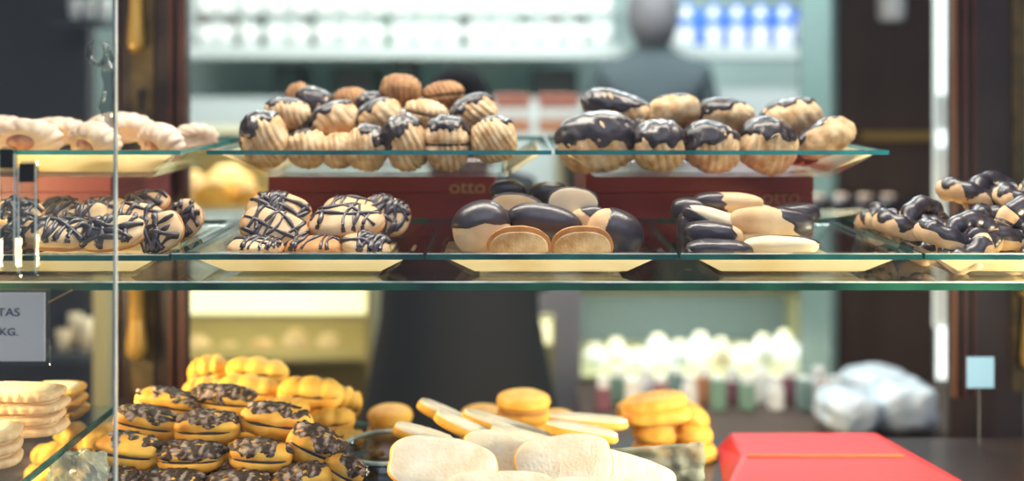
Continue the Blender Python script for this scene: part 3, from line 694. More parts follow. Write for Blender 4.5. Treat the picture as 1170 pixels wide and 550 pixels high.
YP = [
 (238, 425, 46, 34, 1.42, 10, 'yellow ribbed finger sandwich right beside the post, top row'),
 (294, 424, 72, 28, 1.40, -6, 'topmost yellow finger sandwich at the back of the pile'),
 (284, 446, 74, 32, 1.35, -4, 'pale yellow ribbed finger sandwich below the topmost one'),
 (355, 450, 76, 36, 1.34, -4, 'ribbed yellow finger sandwich at the right top of the pile'),
 (393, 461, 42, 34, 1.37, -20, 'yellow sandwich biscuit end-on at right rear of the pile'),
 (375, 482, 62, 28, 1.31, 4, 'yellow finger sandwich below the ribbed right one'),
 (398, 503, 42, 22, 1.27, -4, 'small oval yellow biscuit right end of the pile'),
 (234, 446, 50, 26, 1.37, 0, 'yellow finger sandwich half hidden below the row beside the post'),
 (324, 468, 60, 26, 1.30, 0, 'yellow finger sandwich hidden behind the long nutty one'),
 (338, 498, 50, 26, 1.25, 0, 'yellow finger sandwich tucked behind the right end of the nutty rows')]
for (px, py, w_, h_, D, roll, lab) in YP:
    finger(px, py, w_, h_, D, lab, None, 0, roll, face='yellow', b=.02, ribs=4, sandwich=True, name='finger_sandwich')
pd = [(160, .985, .7), (262, .985, .7)]
tr2 = glass_plate('glass_plate', 'glass plate at the bottom under the nutty finger sandwiches', (95-HX)/F*1.08, (430-HX)/F*1.08, 1.05, 1.46, .945, .034, .012, .03, 'edge', None)
# filler biscuits of the pile that show between the front ones
k = 0
for row, (z, y0, y1) in enumerate([(.955, 1.12, 1.4), (.985, 1.15, 1.4)]):
    for i in range(4):
        for j in range(3):
            y = y0+(y1-y0)*j/2.4; x = -.40+.064*i+(.02 if row else 0)
            px = HX+x/y*F; py = HY+(ZC-z)/y*F
            if px > 372: continue
            finger(px, py, .078*F/y, .031*F/y, y, 'finger sandwich buried low inside the nutty pile', (0, 0, 1), .3, random.uniform(-4, 4), face='amber', b=.018, sprinkle=True, rough=.16, sandwich=True, name='finger_sandwich')['group'] = 'buried finger sandwiches of the pile'

# clear bowl right of the pile + pink biscuits in it
def bowl(name, label, cx, cy, z0, r0, r1, h, m):
    t = thing(name, label, 'bowl', (cx, cy, z0))
    q = MB(); q.lathe([(r0, 0), (r1*.9, h*.5), (r1, h), (r1-.004, h), (r1*.9-.004, h*.5+.002), (r0-.004, .004)], n=40); q.build('bowl_body', m, t, smooth=True)
    q = MB(); q.tube([(r1*math.cos(2*PI*i/48)-.0, r1*math.sin(2*PI*i/48), h) for i in range(48)], .003, n=8, closed=True); q.build('bowl_rim', M['edge_highlight'], t, smooth=True)
    return t
# orange-amber rounds behind centre
def puff(px, py, w, h, D, label, mm='amber', split=True, roll=0):
    a = w/2/F*D; c = h/2/F*D; t = thing('sandwich_biscuit', label, 'biscuit', P(px, py, D)); s = random.random()*30
    Rm = rot_from(roll).to_3x3()
    for sg_ in (1, -1):
        blob(lambda d: (Rm @ (sup(d, a, a*.95, c*.62, 2.2)*(1+.03*noise.noise(d*2+Vector((s, 0, 0))))+Vector((0, 0, sg_*c*.42))), 1), 40, 20, poles='Z').build('biscuit_half', M[mm], t, smooth=True)
    blob(lambda d: (Rm @ sup(d, a*.9, a*.86, c*.25, 3), 1), 36, 10, poles='Z').build('cream_filling', M['orange'], t, smooth=True)
puff(598, 466, 62, 36, 1.42, 'round yellow sandwich biscuit standing highest behind the sugared ones', 'yellow')
puff(552, 480, 52, 30, 1.46, 'round amber sandwich biscuit left of the highest yellow one')
puff(636, 484, 46, 28, 1.46, 'round amber sandwich biscuit right of the highest yellow one')
puff(598, 498, 62, 30, 1.42, 'round yellow sandwich biscuit directly under the highest one', 'yellow')
puff(446, 484, 52, 40, 1.44, 'rounded brownish bun at the back, left of the sugared biscuits')
puff(448, 520, 56, 38, 1.44, 'rounded bun under the one at the back by the bowl')
puff(552, 508, 52, 30, 1.46, 'amber sandwich biscuit under the left back one')
puff(636, 510, 50, 30, 1.46, 'amber sandwich biscuit under the right back one')
OR = [(748, 460, 74, 20, 1.42, 8, 'topmost orange finger biscuit of the right-hand stack'),
      (750, 474, 80, 22, 1.41, 4, 'second orange finger biscuit from the top of right-hand stack'),
      (722, 470, 36, 20, 1.46, 0, 'orange biscuit end at left of the right-hand stack'),
      (790, 474, 42, 24, 1.44, -30, 'orange biscuit leaning down the right side of the stack, uppermost'),
      (792, 494, 44, 26, 1.43, -14, 'orange biscuit on the right side of the stack, second down'),
      (796, 515, 46, 26, 1.42, -10, 'orange biscuit on the right side of the stack, third down'),
      (797, 538, 44, 26, 1.41, -6, 'orange biscuit at the foot of the stack next to red box'),
      (752, 494, 60, 22, 1.44, 0, 'orange finger biscuit in the middle of the right-hand stack'),
      (752, 514, 60, 22, 1.44, 0, 'orange finger biscuit low in the right-hand stack'),
      (752, 534, 60, 24, 1.44, 0, 'orange finger biscuit at the bottom of the right-hand stack')]
for (px, py, w_, h_, D, roll, lab) in OR:
    finger(px, py, w_, h_, D, lab, None, 0, roll, face='amber', b=.03, name='finger_biscuit')
# sugared biscuits
def sugared(px, py, w, h, D, label, tilt, roll=0, yaw=0, thick=.0085, edge='yellow'):
    a = w/2/F*D; pr = abs(math.sin(R(tilt)+math.atan((py-HY)/F))); b = min(.036, max((h/2/F*D-thick*.6)/max(pr, .2), .018))
    Rm = (Matrix.Rotation(R(yaw), 4, 'Z') @ Matrix.Rotation(R(-roll), 4, 'Y') @ Matrix.Rotation(R(tilt), 4, 'X')).to_3x3()
    t = thing('sugared_biscuit', label, 'biscuit', P(px, py, D)); s = random.random()*40
    def sh(d, k, zo, c): 
        an = math.atan2(d.y, d.x); g = 1+.010*math.cos(9*an)+.04*noise.noise(Vector((math.cos(an)*2+s, math.sin(an)*2, 0)))
        p = sup(d, a*k, b*k, c, 3.2); return Vector((p.x*g, p.y*g, p.z+zo))
    blob(lambda d: (Rm @ sh(d, 1, 0, thick), 1), 60, 24, poles='Z').build('biscuit', M[edge], t, smooth=True)
    blob(lambda d: (Rm @ (sh(d, .97, thick*.55, thick*.7)+Vector((0, 0, .0007*noise.noise(d*6)))), 1), 60, 24, poles='Z').build('sugar_topping', M['sugar'], t, smooth=True)
sugared(506, 533, 124, 70, 1.10, 'large sugared biscuit at front left of the white group', 50, -8)
sugared(574, 524, 96, 62, 1.15, 'large sugared biscuit second from left, leaning back', 56, -18)
sugared(644, 530, 112, 72, 1.12, 'large sugared biscuit with rounded top, centre front', 56, 6)
sugared(716, 546, 120, 58, 1.13, 'sugared biscuit at right of the white group', 44, -16)
sugared(572, 562, 130, 50, 1.05, 'sugared biscuit lowest in front, cut by the picture bottom', 40, 0)
sugared(676, 566, 120, 46, 1.045, 'second lowest sugared biscuit, cut by the picture bottom', 40, 0)
sugared(484, 500, 72, 15, 1.20, 'thin sugared biscuit leaning at upper left of the white group', -8, -16)
sugared(538, 494, 92, 16, 1.23, 'long thin sugared biscuit slanting behind the large ones', -8, -24)
sugared(585, 492, 118, 17, 1.27, 'long thin sugared biscuit fanned out behind the centre', -8, -17)
sugared(512, 477, 76, 15, 1.31, 'sugared biscuit edge at rear left of the fan', -8, -24)
sugared(664, 495, 84, 15, 1.24, 'thin sugared biscuit fanned on the right of centre', -10, -10)
sugared(672, 483, 90, 14, 1.31, 'thin sugared biscuit at the rear right of the fan', -10, -4)
sugared(612, 507, 110, 18, 1.22, 'sugared biscuit under the fan behind the large ones', -8, -14)
bs = thing('cellophane_bag', 'clear crinkled bag edge right of the sugared biscuits', 'bag', P(768, 548, 1.17))
m = MB(); vs = []; fs = []
for j in range(14):
    for i in range(18):
        u = i/17; v_ = j/13; px = 700+105*u; py = 512-6*u+52*v_ if True else 0
        p = P(px-0*v_, py, 1.17+.05*v_)-P(768, 548, 1.17); p.y += .006*noise.noise(Vector((u*6, v_*6, 1)))
        p.x += .008*noise.noise(Vector((u*4, v_*4, 5))); vs.append(p)
for j in range(13):
    for i in range(17): fs.append((j*18+i, j*18+i+1, (j+1)*18+i+1, (j+1)*18+i))
m.add(vs, fs); o = m.build('film', M['bag'], bs, smooth=True)
sd = o.modifiers.new('thick', 'SOLIDIFY'); sd.thickness = .0006
bowl('glass_bowl', 'clear curved glass bowl between nutty pile and sugared biscuits', P(440, 540, 1.2).x, 1.22, .912, .03, .055, .085, M['blown'])
glass_plate('glass_plate', 'glass plate at the bottom under the sugared biscuits', (462-HX)/F*1.03, (800-HX)/F*1.03, 1.0, 1.34, .945, .034, .012, .03, 'edge', None)

# red sloping box
rb = thing('gift_box', 'bright red box with gold line and sloping front, at bottom right', 'box', (0, 1.33, .91))
def Q(px, py, D): 
    p = P(px, py, D); return (p.x, p.y-1.33, p.z-.91)
bt = [Q(835, 499, 1.44), Q(1000, 499, 1.44), Q(1036, 521, 1.36), Q(850, 521, 1.36)]
zt = bt[3][2]; bt[0] = (bt[0][0], bt[0][1], zt+.004); bt[1] = (bt[1][0], bt[1][1], zt+.004)
bb = [(bt[0][0]-.02, bt[0][1]+.01, 0), (bt[1][0]+.03, bt[1][1]+.01, 0), (bt[2][0]+.075, -.045, 0), (bt[3][0]-.045, -.045, 0)]
m = MB(); m.add(bt+bb, [(3, 2, 1, 0), (4, 5, 6, 7), (0, 1, 5, 4), (1, 2, 6, 5), (2, 3, 7, 6), (3, 0, 4, 7)])
o = m.build('box_body', M['red'], rb); bv = o.modifiers.new('b', 'BEVEL'); bv.width = .004; bv.segments = 3
m = MB(); a = Vector(bt[3]); b = Vector(bt[2]); m.tube([a+Vector((.004, -.001, .0005)), b+Vector((-.004, -.001, .0005))], .0022, n=6, flat=.6); m.build('gold_line', M['brassdrop'], rb)

# left stack on small glass shelf
ls = glass_shelf('glass_shelf', 'small glass shelf with slanting green side edge at lower left, under the oval biscuits', -.86, -.499, .985, 1.23, 1.045, .008, 'edge')
onebox('side_edge', (.1797, -.1225, .0), (.1815, .1225, .0082), M['edge'], ls)
def wavy(px, py, w, D, z, label, mm='cream', b=.026, th=.0062, yaw=0):
    a = w/2/F*D; t = thing('scalloped_biscuit', label, 'biscuit', (P(px, py, D).x, D, z))
    t.rotation_euler = (0, 0, R(yaw))
    def f(d):
        an = math.atan2(d.y, d.x); g = 1+.055*abs(math.cos(15*an)); p = sup(d, a, b, th, 3.6); return (Vector((p.x*g, p.y*g, p.z)), 1)
    blob(f, 120, 20, poles='Z').build('biscuit', M['pale' if mm == 'cream' else mm], t, smooth=True)
    blob(lambda d: (Vector((0, 0, th*.7))+sup(d, a*.86, b*.82, th*.55, 3), 1), 48, 12, poles='Z').build('icing', M['cream'], t, smooth=True)
posn = ['topmost', 'second', 'third', 'lowest']
for i in range(4):
    wavy(18+(i % 2)*5-i*1.0, 0, 104, 1.13, 1.0525+.0137*(3-i), 'scalloped oval biscuit, %s of the main stack at lower left' % posn[i], 'cream', yaw=i*3-4)
for i in range(3):
    wavy(-30, 0, 96, 1.03, 1.0525+.0137*(2-i), 'scalloped oval biscuit, %s of the front stack cut by the left edge' % ['uppermost', 'middle', 'bottom'][i], 'cream', yaw=20)
for i in range(3):
    wavy(62+i*2, 0, 60, 1.29, 1.045-.0137*i, 'yellowish scalloped biscuit, %s of the stack behind the small glass shelf' % ['uppermost', 'middle', 'bottom'][i], 'yellow', b=.03)
for i in range(7):
    px, py = [(60, 520), (84, 497), (104, 520), (74, 540), (110, 500), (52, 545), (98, 548)][i]
    finger(px, py, 46, 24, 1.3+.01*(i % 3), ['yellow finger biscuit below the slanting glass edge', 'yellow finger biscuit nearest the green slanting edge', 'yellow finger biscuit behind the left bag corner', 'yellow finger biscuit low at the far left', 'yellow finger biscuit near the door edge foot', 'yellow finger biscuit lowest at far left', 'yellow finger biscuit behind the crumpled bag'][i], None, 0, random.uniform(-25, 25), face='yellow', ribs=3, b=.018)
bg2 = thing('cellophane_bag', 'pale crumpled plastic bag at bottom left beside the nutty pile', 'bag', P(92, 560, 1.09))
blob(lambda d: (sup(d, .034, .022, .042, 2.6)*(1+.16*noise.noise(d*3)+.07*noise.noise(d*9)), 1), 40, 30, poles='Z').build('bag_film', M['bag'], bg2, smooth=False)

# price tag on the right
tg = thing('price_tag', 'blue-white price tag on a thin stand before the right post', 'tag', P(1120, 500, 1.46))
def TP(px, py, dy=0): return P(px, py, 1.46)-P(1120, 500, 1.46)+Vector((0, dy, 0))
a = TP(1104, 443); b = TP(1135, 408); onebox('tag_card', (a.x, -.002, a.z), (b.x, .0, b.z), M['tag'], tg)
m = MB(); m.tube([TP(1119, 441, .001), TP(1119, 640, .001)], .0015, n=8); m.build('tag_stem', M['greyd'], tg)

# ------------------------------------------------------------------ the shop behind
def board(name, label, cat, px0, px1, pyt, pyb, D, dep, m):
    a = P(px0, pyb, D); b = P(px1, pyt, D); t = tag(onebox(name, (a.x, 0, 0), (b.x, dep, b.z-a.z), m), label, cat); t.location = (0, D, a.z); return t
DB_ = 4.2
board('wall_shelf', 'long pale wall shelf carrying the rows of white cups', 'shelf', 205, 716, 52, 66, DB_, .35, M['wallw'])
board('wall_shelf', 'pale wall shelf carrying the blue and white bottles', 'shelf', 768, 958, 52, 66, DB_, .35, M['wallw'])
board('back_panel', 'bright white panel behind the cup shelf', 'panel', 205, 700, -40, 52, 4.6, .02, M['wallw'])
# cups
zs = P(0, 52, DB_).z
cup = thing('white_cup', 'white cup in the long row on the wall shelf', 'cup', (0, 0, 0), group='white cups on the wall shelf')
m = MB(); m.lathe([(.030, 0), (.046, .045), (.050, .092), (.047, .092), (.043, .045), (.026, .006)], n=20); m.build('cup_body', M['white'], cup, smooth=True)
cup.location = (P(228, 50, DB_).x, DB_+.1, zs)
first = True
for i in range(17):
    x = P(228+i*28.7, 50, DB_+.1).x
    if i: copy_tree(cup, loc=(x, DB_+.1, zs))
jarp = thing('glass_jar', 'rounded white-lidded jar standing in the row above the cups', 'jar', (P(228, 50, DB_).x, DB_+.1, zs+.130), group='white jars above the cups')
m = MB(); m.lathe([(.028, 0), (.046, .012), (.048, .07), (.03, .095)], n=20); m.build('jar_body', M['white'], jarp, smooth=True)
for i in range(1, 17): copy_tree(jarp, loc=(P(228+i*28.7, 50, DB_+.1).x, DB_+.1, zs+.130))
board('glass_shelf', 'narrow glass shelf between cups and jars', 'shelf', 205, 716, 21, 18, DB_, .25, M['glass'])
for i, px in enumerate([231, 262, 296, 352, 440, 530, 600, 634, 664]):
    t = tag(onebox('spice_tin', (-.03, 0, 0), (.03, .05, .05), M[['pk_br', 'pk_br', 'dteal', 'greyd', 'pk_gr', 'greyd', 'pk_gr', 'pk_br', 'brass'][i]], bev=.004), 'small dark tin between the white cups and jars', 'tin', 'small dark tins behind the cups')
    t.location = (P(px, 0, 4.4).x, DB_+.21, zs)
    t.scale = (1, 1, 2.5)
# bottles
bot = thing('blue_labelled_bottle', 'white bottle with blue label on the right wall shelf', 'bottle', (P(788, 50, DB_).x, DB_+.08, zs), group='blue labelled bottles on the right shelf')
m = MB(); m.lathe([(.034, 0), (.036, .02), (.036, .12), (.016, .15), (.014, .18)], n=20); m.build('bottle_body', M['plasticw'], bot, smooth=True)
m = MB(); m.lathe([(.0368, .085), (.0368, .125)], n=20); m.build('label_band', M['blue'], bot, smooth=True)
m = MB(); m.lathe([(.017, .175), (.017, .20)], n=16); m.build('bottle_cap', M['blue'], bot, smooth=True)
for i in range(1, 6): copy_tree(bot, loc=(P(788+i*27, 50, DB_+.08).x, DB_+.08, zs))
for i in range(5):
    t = tag(onebox('blue_carton', (-.045, 0, 0), (.045, .06, .17), M['blue'], bev=.003), 'blue carton standing behind the white bottles', 'carton', 'blue cartons behind the bottles'); t.location = (P(795+i*28, 0, DB_+.2).x, DB_+.2, zs)
for (px, py, D, lab) in [(925, 52, 4.15, 'large white tub at the right end of the bottle shelf'), (1018, 25, 2.9, 'white tub on the dark cabinet top right of the bottles'), (772, 52, 4.2, 'small white ball jar at left end of the bottle shelf')]:
    t = thing('white_tub', lab, 'tub', P(px, py, D)); r = 16/F*D
    if px == 772: r *= .6
    if px == 925: t.location = (P(925, 0, 4.3).x, 4.3, zs)
    if px == 772: t.location = (P(772, 0, 4.26).x-.0, 4.26, zs)
    m = MB(); m.lathe([(r*.8, 0), (r, r*.4), (r, r*1.7), (r*.9, r*1.8)], n=20); m.build('tub_body', M['white'], t, smooth=True)
    m = MB(); m.lathe([(r*1.05, r*1.8), (r*1.05, r*2.0)], n=20); m.build('lid', M['plasticw'], t)
board('equipment_cabinet', 'grey-green back counter unit below the cup shelf', 'cabinet', 205, 700, 112, 560, 4.3, .5, M['wallw'])
board('equipment_cabinet', 'pale back counter unit below the bottle shelf', 'cabinet', 770, 958, 100, 560, 4.3, .5, M['wallw'])
def appliance(lab, px0, px1, pyt, pyb, D, dep, m, name='appliance', cat='appliance'):
    a = P(px0, pyb, D); b = P(px1, pyt, D); q = MB(); q.box((a.x, 0, 0), (b.x, dep, b.z-a.z), 0, .012)
    t = thing(name, lab, cat, ((a.x+b.x)/2, D, a.z)); bx = (b.x-a.x)/2; h = b.z-a.z
    q = MB(); q.box((-bx, 0, 0), (bx, dep, h), 0, min(.012, h*.2)); q.build('casing', m, t)
    q = MB(); q.box((-bx*.8, -.006, h*.3), (bx*.8, -.001, h*.8)); q.build('front_panel', M['greyd'] if m != M['greyd'] else M['dteal'], t)
zc2 = 112
appliance('dark box-shaped appliance on the left of the back counter', 312, 342, 74, 111.5, 4.35, .25, M['greyd'])
appliance('tall dark narrow appliance in the middle of the back counter', 446, 474, 60, 111.5, 4.35, .25, M['greyd'])
appliance('long low dark green appliance on the back counter', 378, 432, 76, 111.5, 4.4, .25, M['dteal'])
appliance('long low dark green tray rack right of the tall appliance', 606, 660, 78, 111.5, 4.4, .25, M['dteal'])
appliance('white box-shaped appliance near the shop assistant', 686, 728, 76, 111.5, 4.38, .2, M['plasticw'])
for i, (x0, x1, lab) in enumerate([(565, 606, 'left'), (616, 662, 'right')]):
    for k, (mt, nm) in enumerate([('pk_or', 'orange'), ('pk_white', 'white'), ('pk_red', 'rust red')]):
        D = 3.3; a = P(x0, 152-k*14.5, D); b = P(x1, 152-(k+1)*14.5, D)
        t = thing('food_packet', '%s packet in the %s stack of packets behind the shell biscuits' % (nm, lab), 'packet', ((a.x+b.x)/2, D, a.z)); hw = (b.x-a.x)/2; h = b.z-a.z-.001
        q = MB(); q.box((-hw, 0, 0), (hw, .15, h), 0, .004); q.build('packet_body', M[mt], t)
# display counter carrying them
def case(lab, px0, px1, D, pyt, pylamp0, pylamp1, shelfpys, dep=.5, lamp='lamp', lin='casein'):
    a = P(px0, pyt, D); b = P(px1, pyt, D); W = (b.x-a.x)/2; z1 = a.z
    t = thing('display_case', lab, 'display case', ((a.x+b.x)/2, D, 0))
    def Z(py): return ZC-(py-HY)/F*D
    onebox('case_top', (-W, 0, z1-.018), (W, dep, z1), M[lin], t)
    onebox('case_back', (-W, dep-.02, .3), (W, dep, z1-.018), M[lin], t)
    onebox('case_side', (-W, 0, .3), (-W+.015, dep-.02, z1-.018), M['beige'], t); onebox('case_side', (W-.015, 0, .3), (W, dep-.02, z1-.018), M['beige'], t)
    onebox('case_base', (-W, 0, 0), (W, dep, .3), M['beige'], t)
    onebox('front_glass', (-W+.016, .002, .3), (W-.016, .006, z1-.02), M['pane'], t)
    if pylamp0: onebox('tube_lamp', (-W+.02, .02, Z(pylamp1)), (W-.02, .06, Z(pylamp0)), M[lamp], t)
    for s in shelfpys: onebox('case_shelf', (-W+.016, .02, Z(s)-.012), (W-.016, dep-.021, Z(s)), M['beige'], t)
    return t
DC = 2.7
case('lit display case with bright yellow lamp, behind the brass-plated post', 150, 425, DC, 152, 334, 361, [240, 412], .5)
case('lit display case between the dark customer and the pillar', 640, 948, DC+.65, 150, None, None, [238, 335, 432], .5, 'cool_glow', 'casein2')
l2 = bpy.data.lights.new('case_light', 'AREA'); l2.shape = 'RECTANGLE'; l2.size = .9; l2.size_y = .15; l2.energy = 5; l2.color = (.85, 1, 1)
o = bpy.data.objects.new('case_light', l2); C.objects.link(o); o.location = ((795-HX)/F*3.4, 3.50, P(0, 338, 3.35).z-.02)
l3 = bpy.data.lights.new('case_light', 'AREA'); l3.shape = 'RECTANGLE'; l3.size = .6; l3.size_y = .15; l3.energy = 1.6; l3.color = (1, .86, .5)
o = bpy.data.objects.new('case_light', l3); C.objects.link(o); o.location = ((290-HX)/F*2.9, 2.95, P(0, 160, 2.7).z-.03)
l4 = l3.copy(); o = bpy.data.objects.new('case_light', l4); C.objects.link(o); o.location = ((290-HX)/F*2.9, 2.95, P(0, 262, 2.7).z)
# blurry cakes in the cases
def cake(px, py, w, h, D, label, mm, group=None):
    a = w/2/F*D; c = h/F*D; p = P(px, py, D)
    t = thing('cake', label, 'cake', (p.x, D, p.z), group=group)
    blob(lambda d: (sup(d, a, a*.8, c/2, 2.5)*(1+.06*noise.noise(d*3))+Vector((0, 0, c/2)), 1), 24, 14, poles='Z').build('cake_body', mm, t, smooth=True)
    blob(lambda d: (sup(d, a*.55, a*.45, c*.12, 2.2)+Vector((0, 0, c)), 1), 20, 8, poles='Z').build('topping', M['cream'], t, smooth=True)
cake(246, 240, 46, 30, 2.85, 'round yellow cake on the upper shelf behind the post', M['yellow'])
cake(222, 240, 26, 40, 2.95, 'pinkish cake left of the yellow one behind the post', M['pink'])
cake(284, 240, 34, 24, 2.85, 'small amber cake right of the yellow one', M['amber'])
cake(262, 238, 60, 44, 3.0, 'tall golden cake behind the round yellow one', M['pale'])
for i, px in enumerate([226, 262, 300, 338, 376, 408]):
    cake(px, 412, 32, [26, 18, 22, 32, 28, 16][i], 2.86, 'cream cake on the lower shelf of the yellow-lit case', [M['cream'], M['yellow'], M['pale'], M['cream'], M['cream'], M['pink']][i], 'cream cakes in the yellow-lit case')
for i in range(11):
    cake(680+i*24, 432, 27, [34, 40, 30, 44, 38, 46, 40, 34, 44, 48, 40][i], 3.5+.08*(i % 2), 'pale iced cake on the lower shelf of the right-hand case', [M['white'], M['cream'], M['plasticw'], M['white'], M['plasticw']][i % 5], 'iced cakes in the right-hand case')
for i in range(7):
    cake(700+i*38, 238, 34, 28, 3.55, 'pastry on the upper shelf of the right-hand case', [M['pale'], M['shell'], M['choc'], M['pale']][i % 4], 'pastries on the upper shelf of the right-hand case')
for i in range(4):
    t = tag(onebox('storage_bin', (-.09, 0, 0), (.09, .2, .17), M[['greyd', 'teal', 'grey', 'teal'][i]], bev=.01), 'grey-teal bin on the middle shelf of the right-hand case', 'bin', 'bins on the middle case shelf')
    t.location = (P(720+i*58, 0, 3.55).x, 3.50, ZC-(335-HY)/F*3.35)
board('grey_cabinet', 'lavender-grey narrow cabinet between the dark customer and cold case', 'cabinet', 618, 664, 280, 620, 3.1, .25, M['grey'])
lb = thing('light_box', 'small lit yellow-white sign box beside the dark customer', 'sign', P(606, 395, 3.0))
a = P(584, 393, 3.0)-P(606, 395, 3.0); b = P(630, 368, 3.0)-P(606, 395, 3.0)
onebox('sign_case', (a.x-.01, .012, -.5), (b.x+.01, .06, b.z+.01), M['beige'], lb); onebox('lit_face', (a.x, 0, a.z), (b.x, .012, b.z), M['lamp'], lb)
# dark pillar right
board('wall_cabinet', 'tall dark wooden cabinet right of the bottles and cold case', 'cabinet', 958, 1068, -200, 700, 2.9, .4, M['brownwall'])
tag(bpy.data.objects['wall_cabinet'], cat='cabinet')
t = tag(onebox('pale_strip', (0, 0, 0), ((957-949)/F*2.87, .3, 2.7), M['teal']), 'grey-green edge post beside the tall dark cabinet', 'post'); t.location = (P(949, 0, 2.87).x, 2.87, 0)
# counter in the right rear with wrapped packets
ct = thing('side_counter', 'brown counter carrying wrapped packets behind the red box', 'counter', (0.66, 2.2, 0))
onebox('worktop', (-.50, -.12, P(0, 505, 2.1).z-.03), (.50, .30, P(0, 505, 2.1).z), M['brownwall'], ct)
onebox('counter_body', (-.48, -.10, 0), (.48, .28, P(0, 505, 2.1).z-.03), M['wood'], ct)
zc = P(0, 505, 2.1).z
for i, (px, w_, h_, yy) in enumerate([(968, 66, 50, 2.16), (1030, 72, 56, 2.18), (1000, 76, 40, 2.36)]):
    a = w_/2/F*yy; c = h_/2/F*yy
    t = thing('wrapped_packet', ['pale blue film-wrapped packet, left of the pair behind red box', 'larger pale blue film-wrapped packet next to copper strip', 'film-wrapped packet behind the other two'][i], 'packet', (P(px, 0, yy).x, yy, zc+c))
    blob(lambda d: (sup(d, a, .07, c, 2.8)*(1+.12*noise.noise(d*2.5+Vector((i, 0, 0)))+.04*noise.noise(d*8)), 1), 36, 24, poles='X').build('film', M['plastic'], t, smooth=True)
for i in range(17):
    mm = ['pk_pl', 'pk_gr', 'pk_white', 'plasticw', 'pk_pl', 'teal', 'pk_white', 'pk_or', 'pk_gr'][i % 9]; yy = 2.3+.05*(i % 2)
    t = thing('small_packet', 'small coloured packet in the row behind the orange biscuits', 'packet', (P(690+i*16.5, 0, yy).x, yy, zc), group='small coloured packets on the side counter')
    onebox('packet_body', (-.017, 0, 0), (.017, .03, .05+.01*(i % 3)), M[mm], t, bev=.003); onebox('packet_top', (-.013, .008, .05+.01*(i % 3)), (.013, .022, .075+.008*(i % 2)), M['plasticw'], t)
ct2 = thing('side_counter', 'long dark counter behind the sugared biscuits', 'counter', (0.58, 2.92, 0)); z_ = P(0, 468, 2.85).z
onebox('worktop', (-.34, -.1, z_-.03), (.34, .17, z_), M['greyd'], ct2); onebox('counter_body', (-.33, -.08, 0), (.33, .15, z_-.03), M['brownwall'], ct2)
# left rear: dark partition and things in it
board('dark_partition', 'dark partition wall behind the far left plates', 'partition', -40, 100, -200, 700, 2.6, .05, M['darkwall'])
t = tag(onebox('upright_rail', (0, 0, 0), ((122-106)/F*2.0, .03, 1.27), M['beige']), 'pale upright rail left of the brass-plated post', 'rail'); t.location = (P(106, 0, 2.0).x, 2.0, 0)

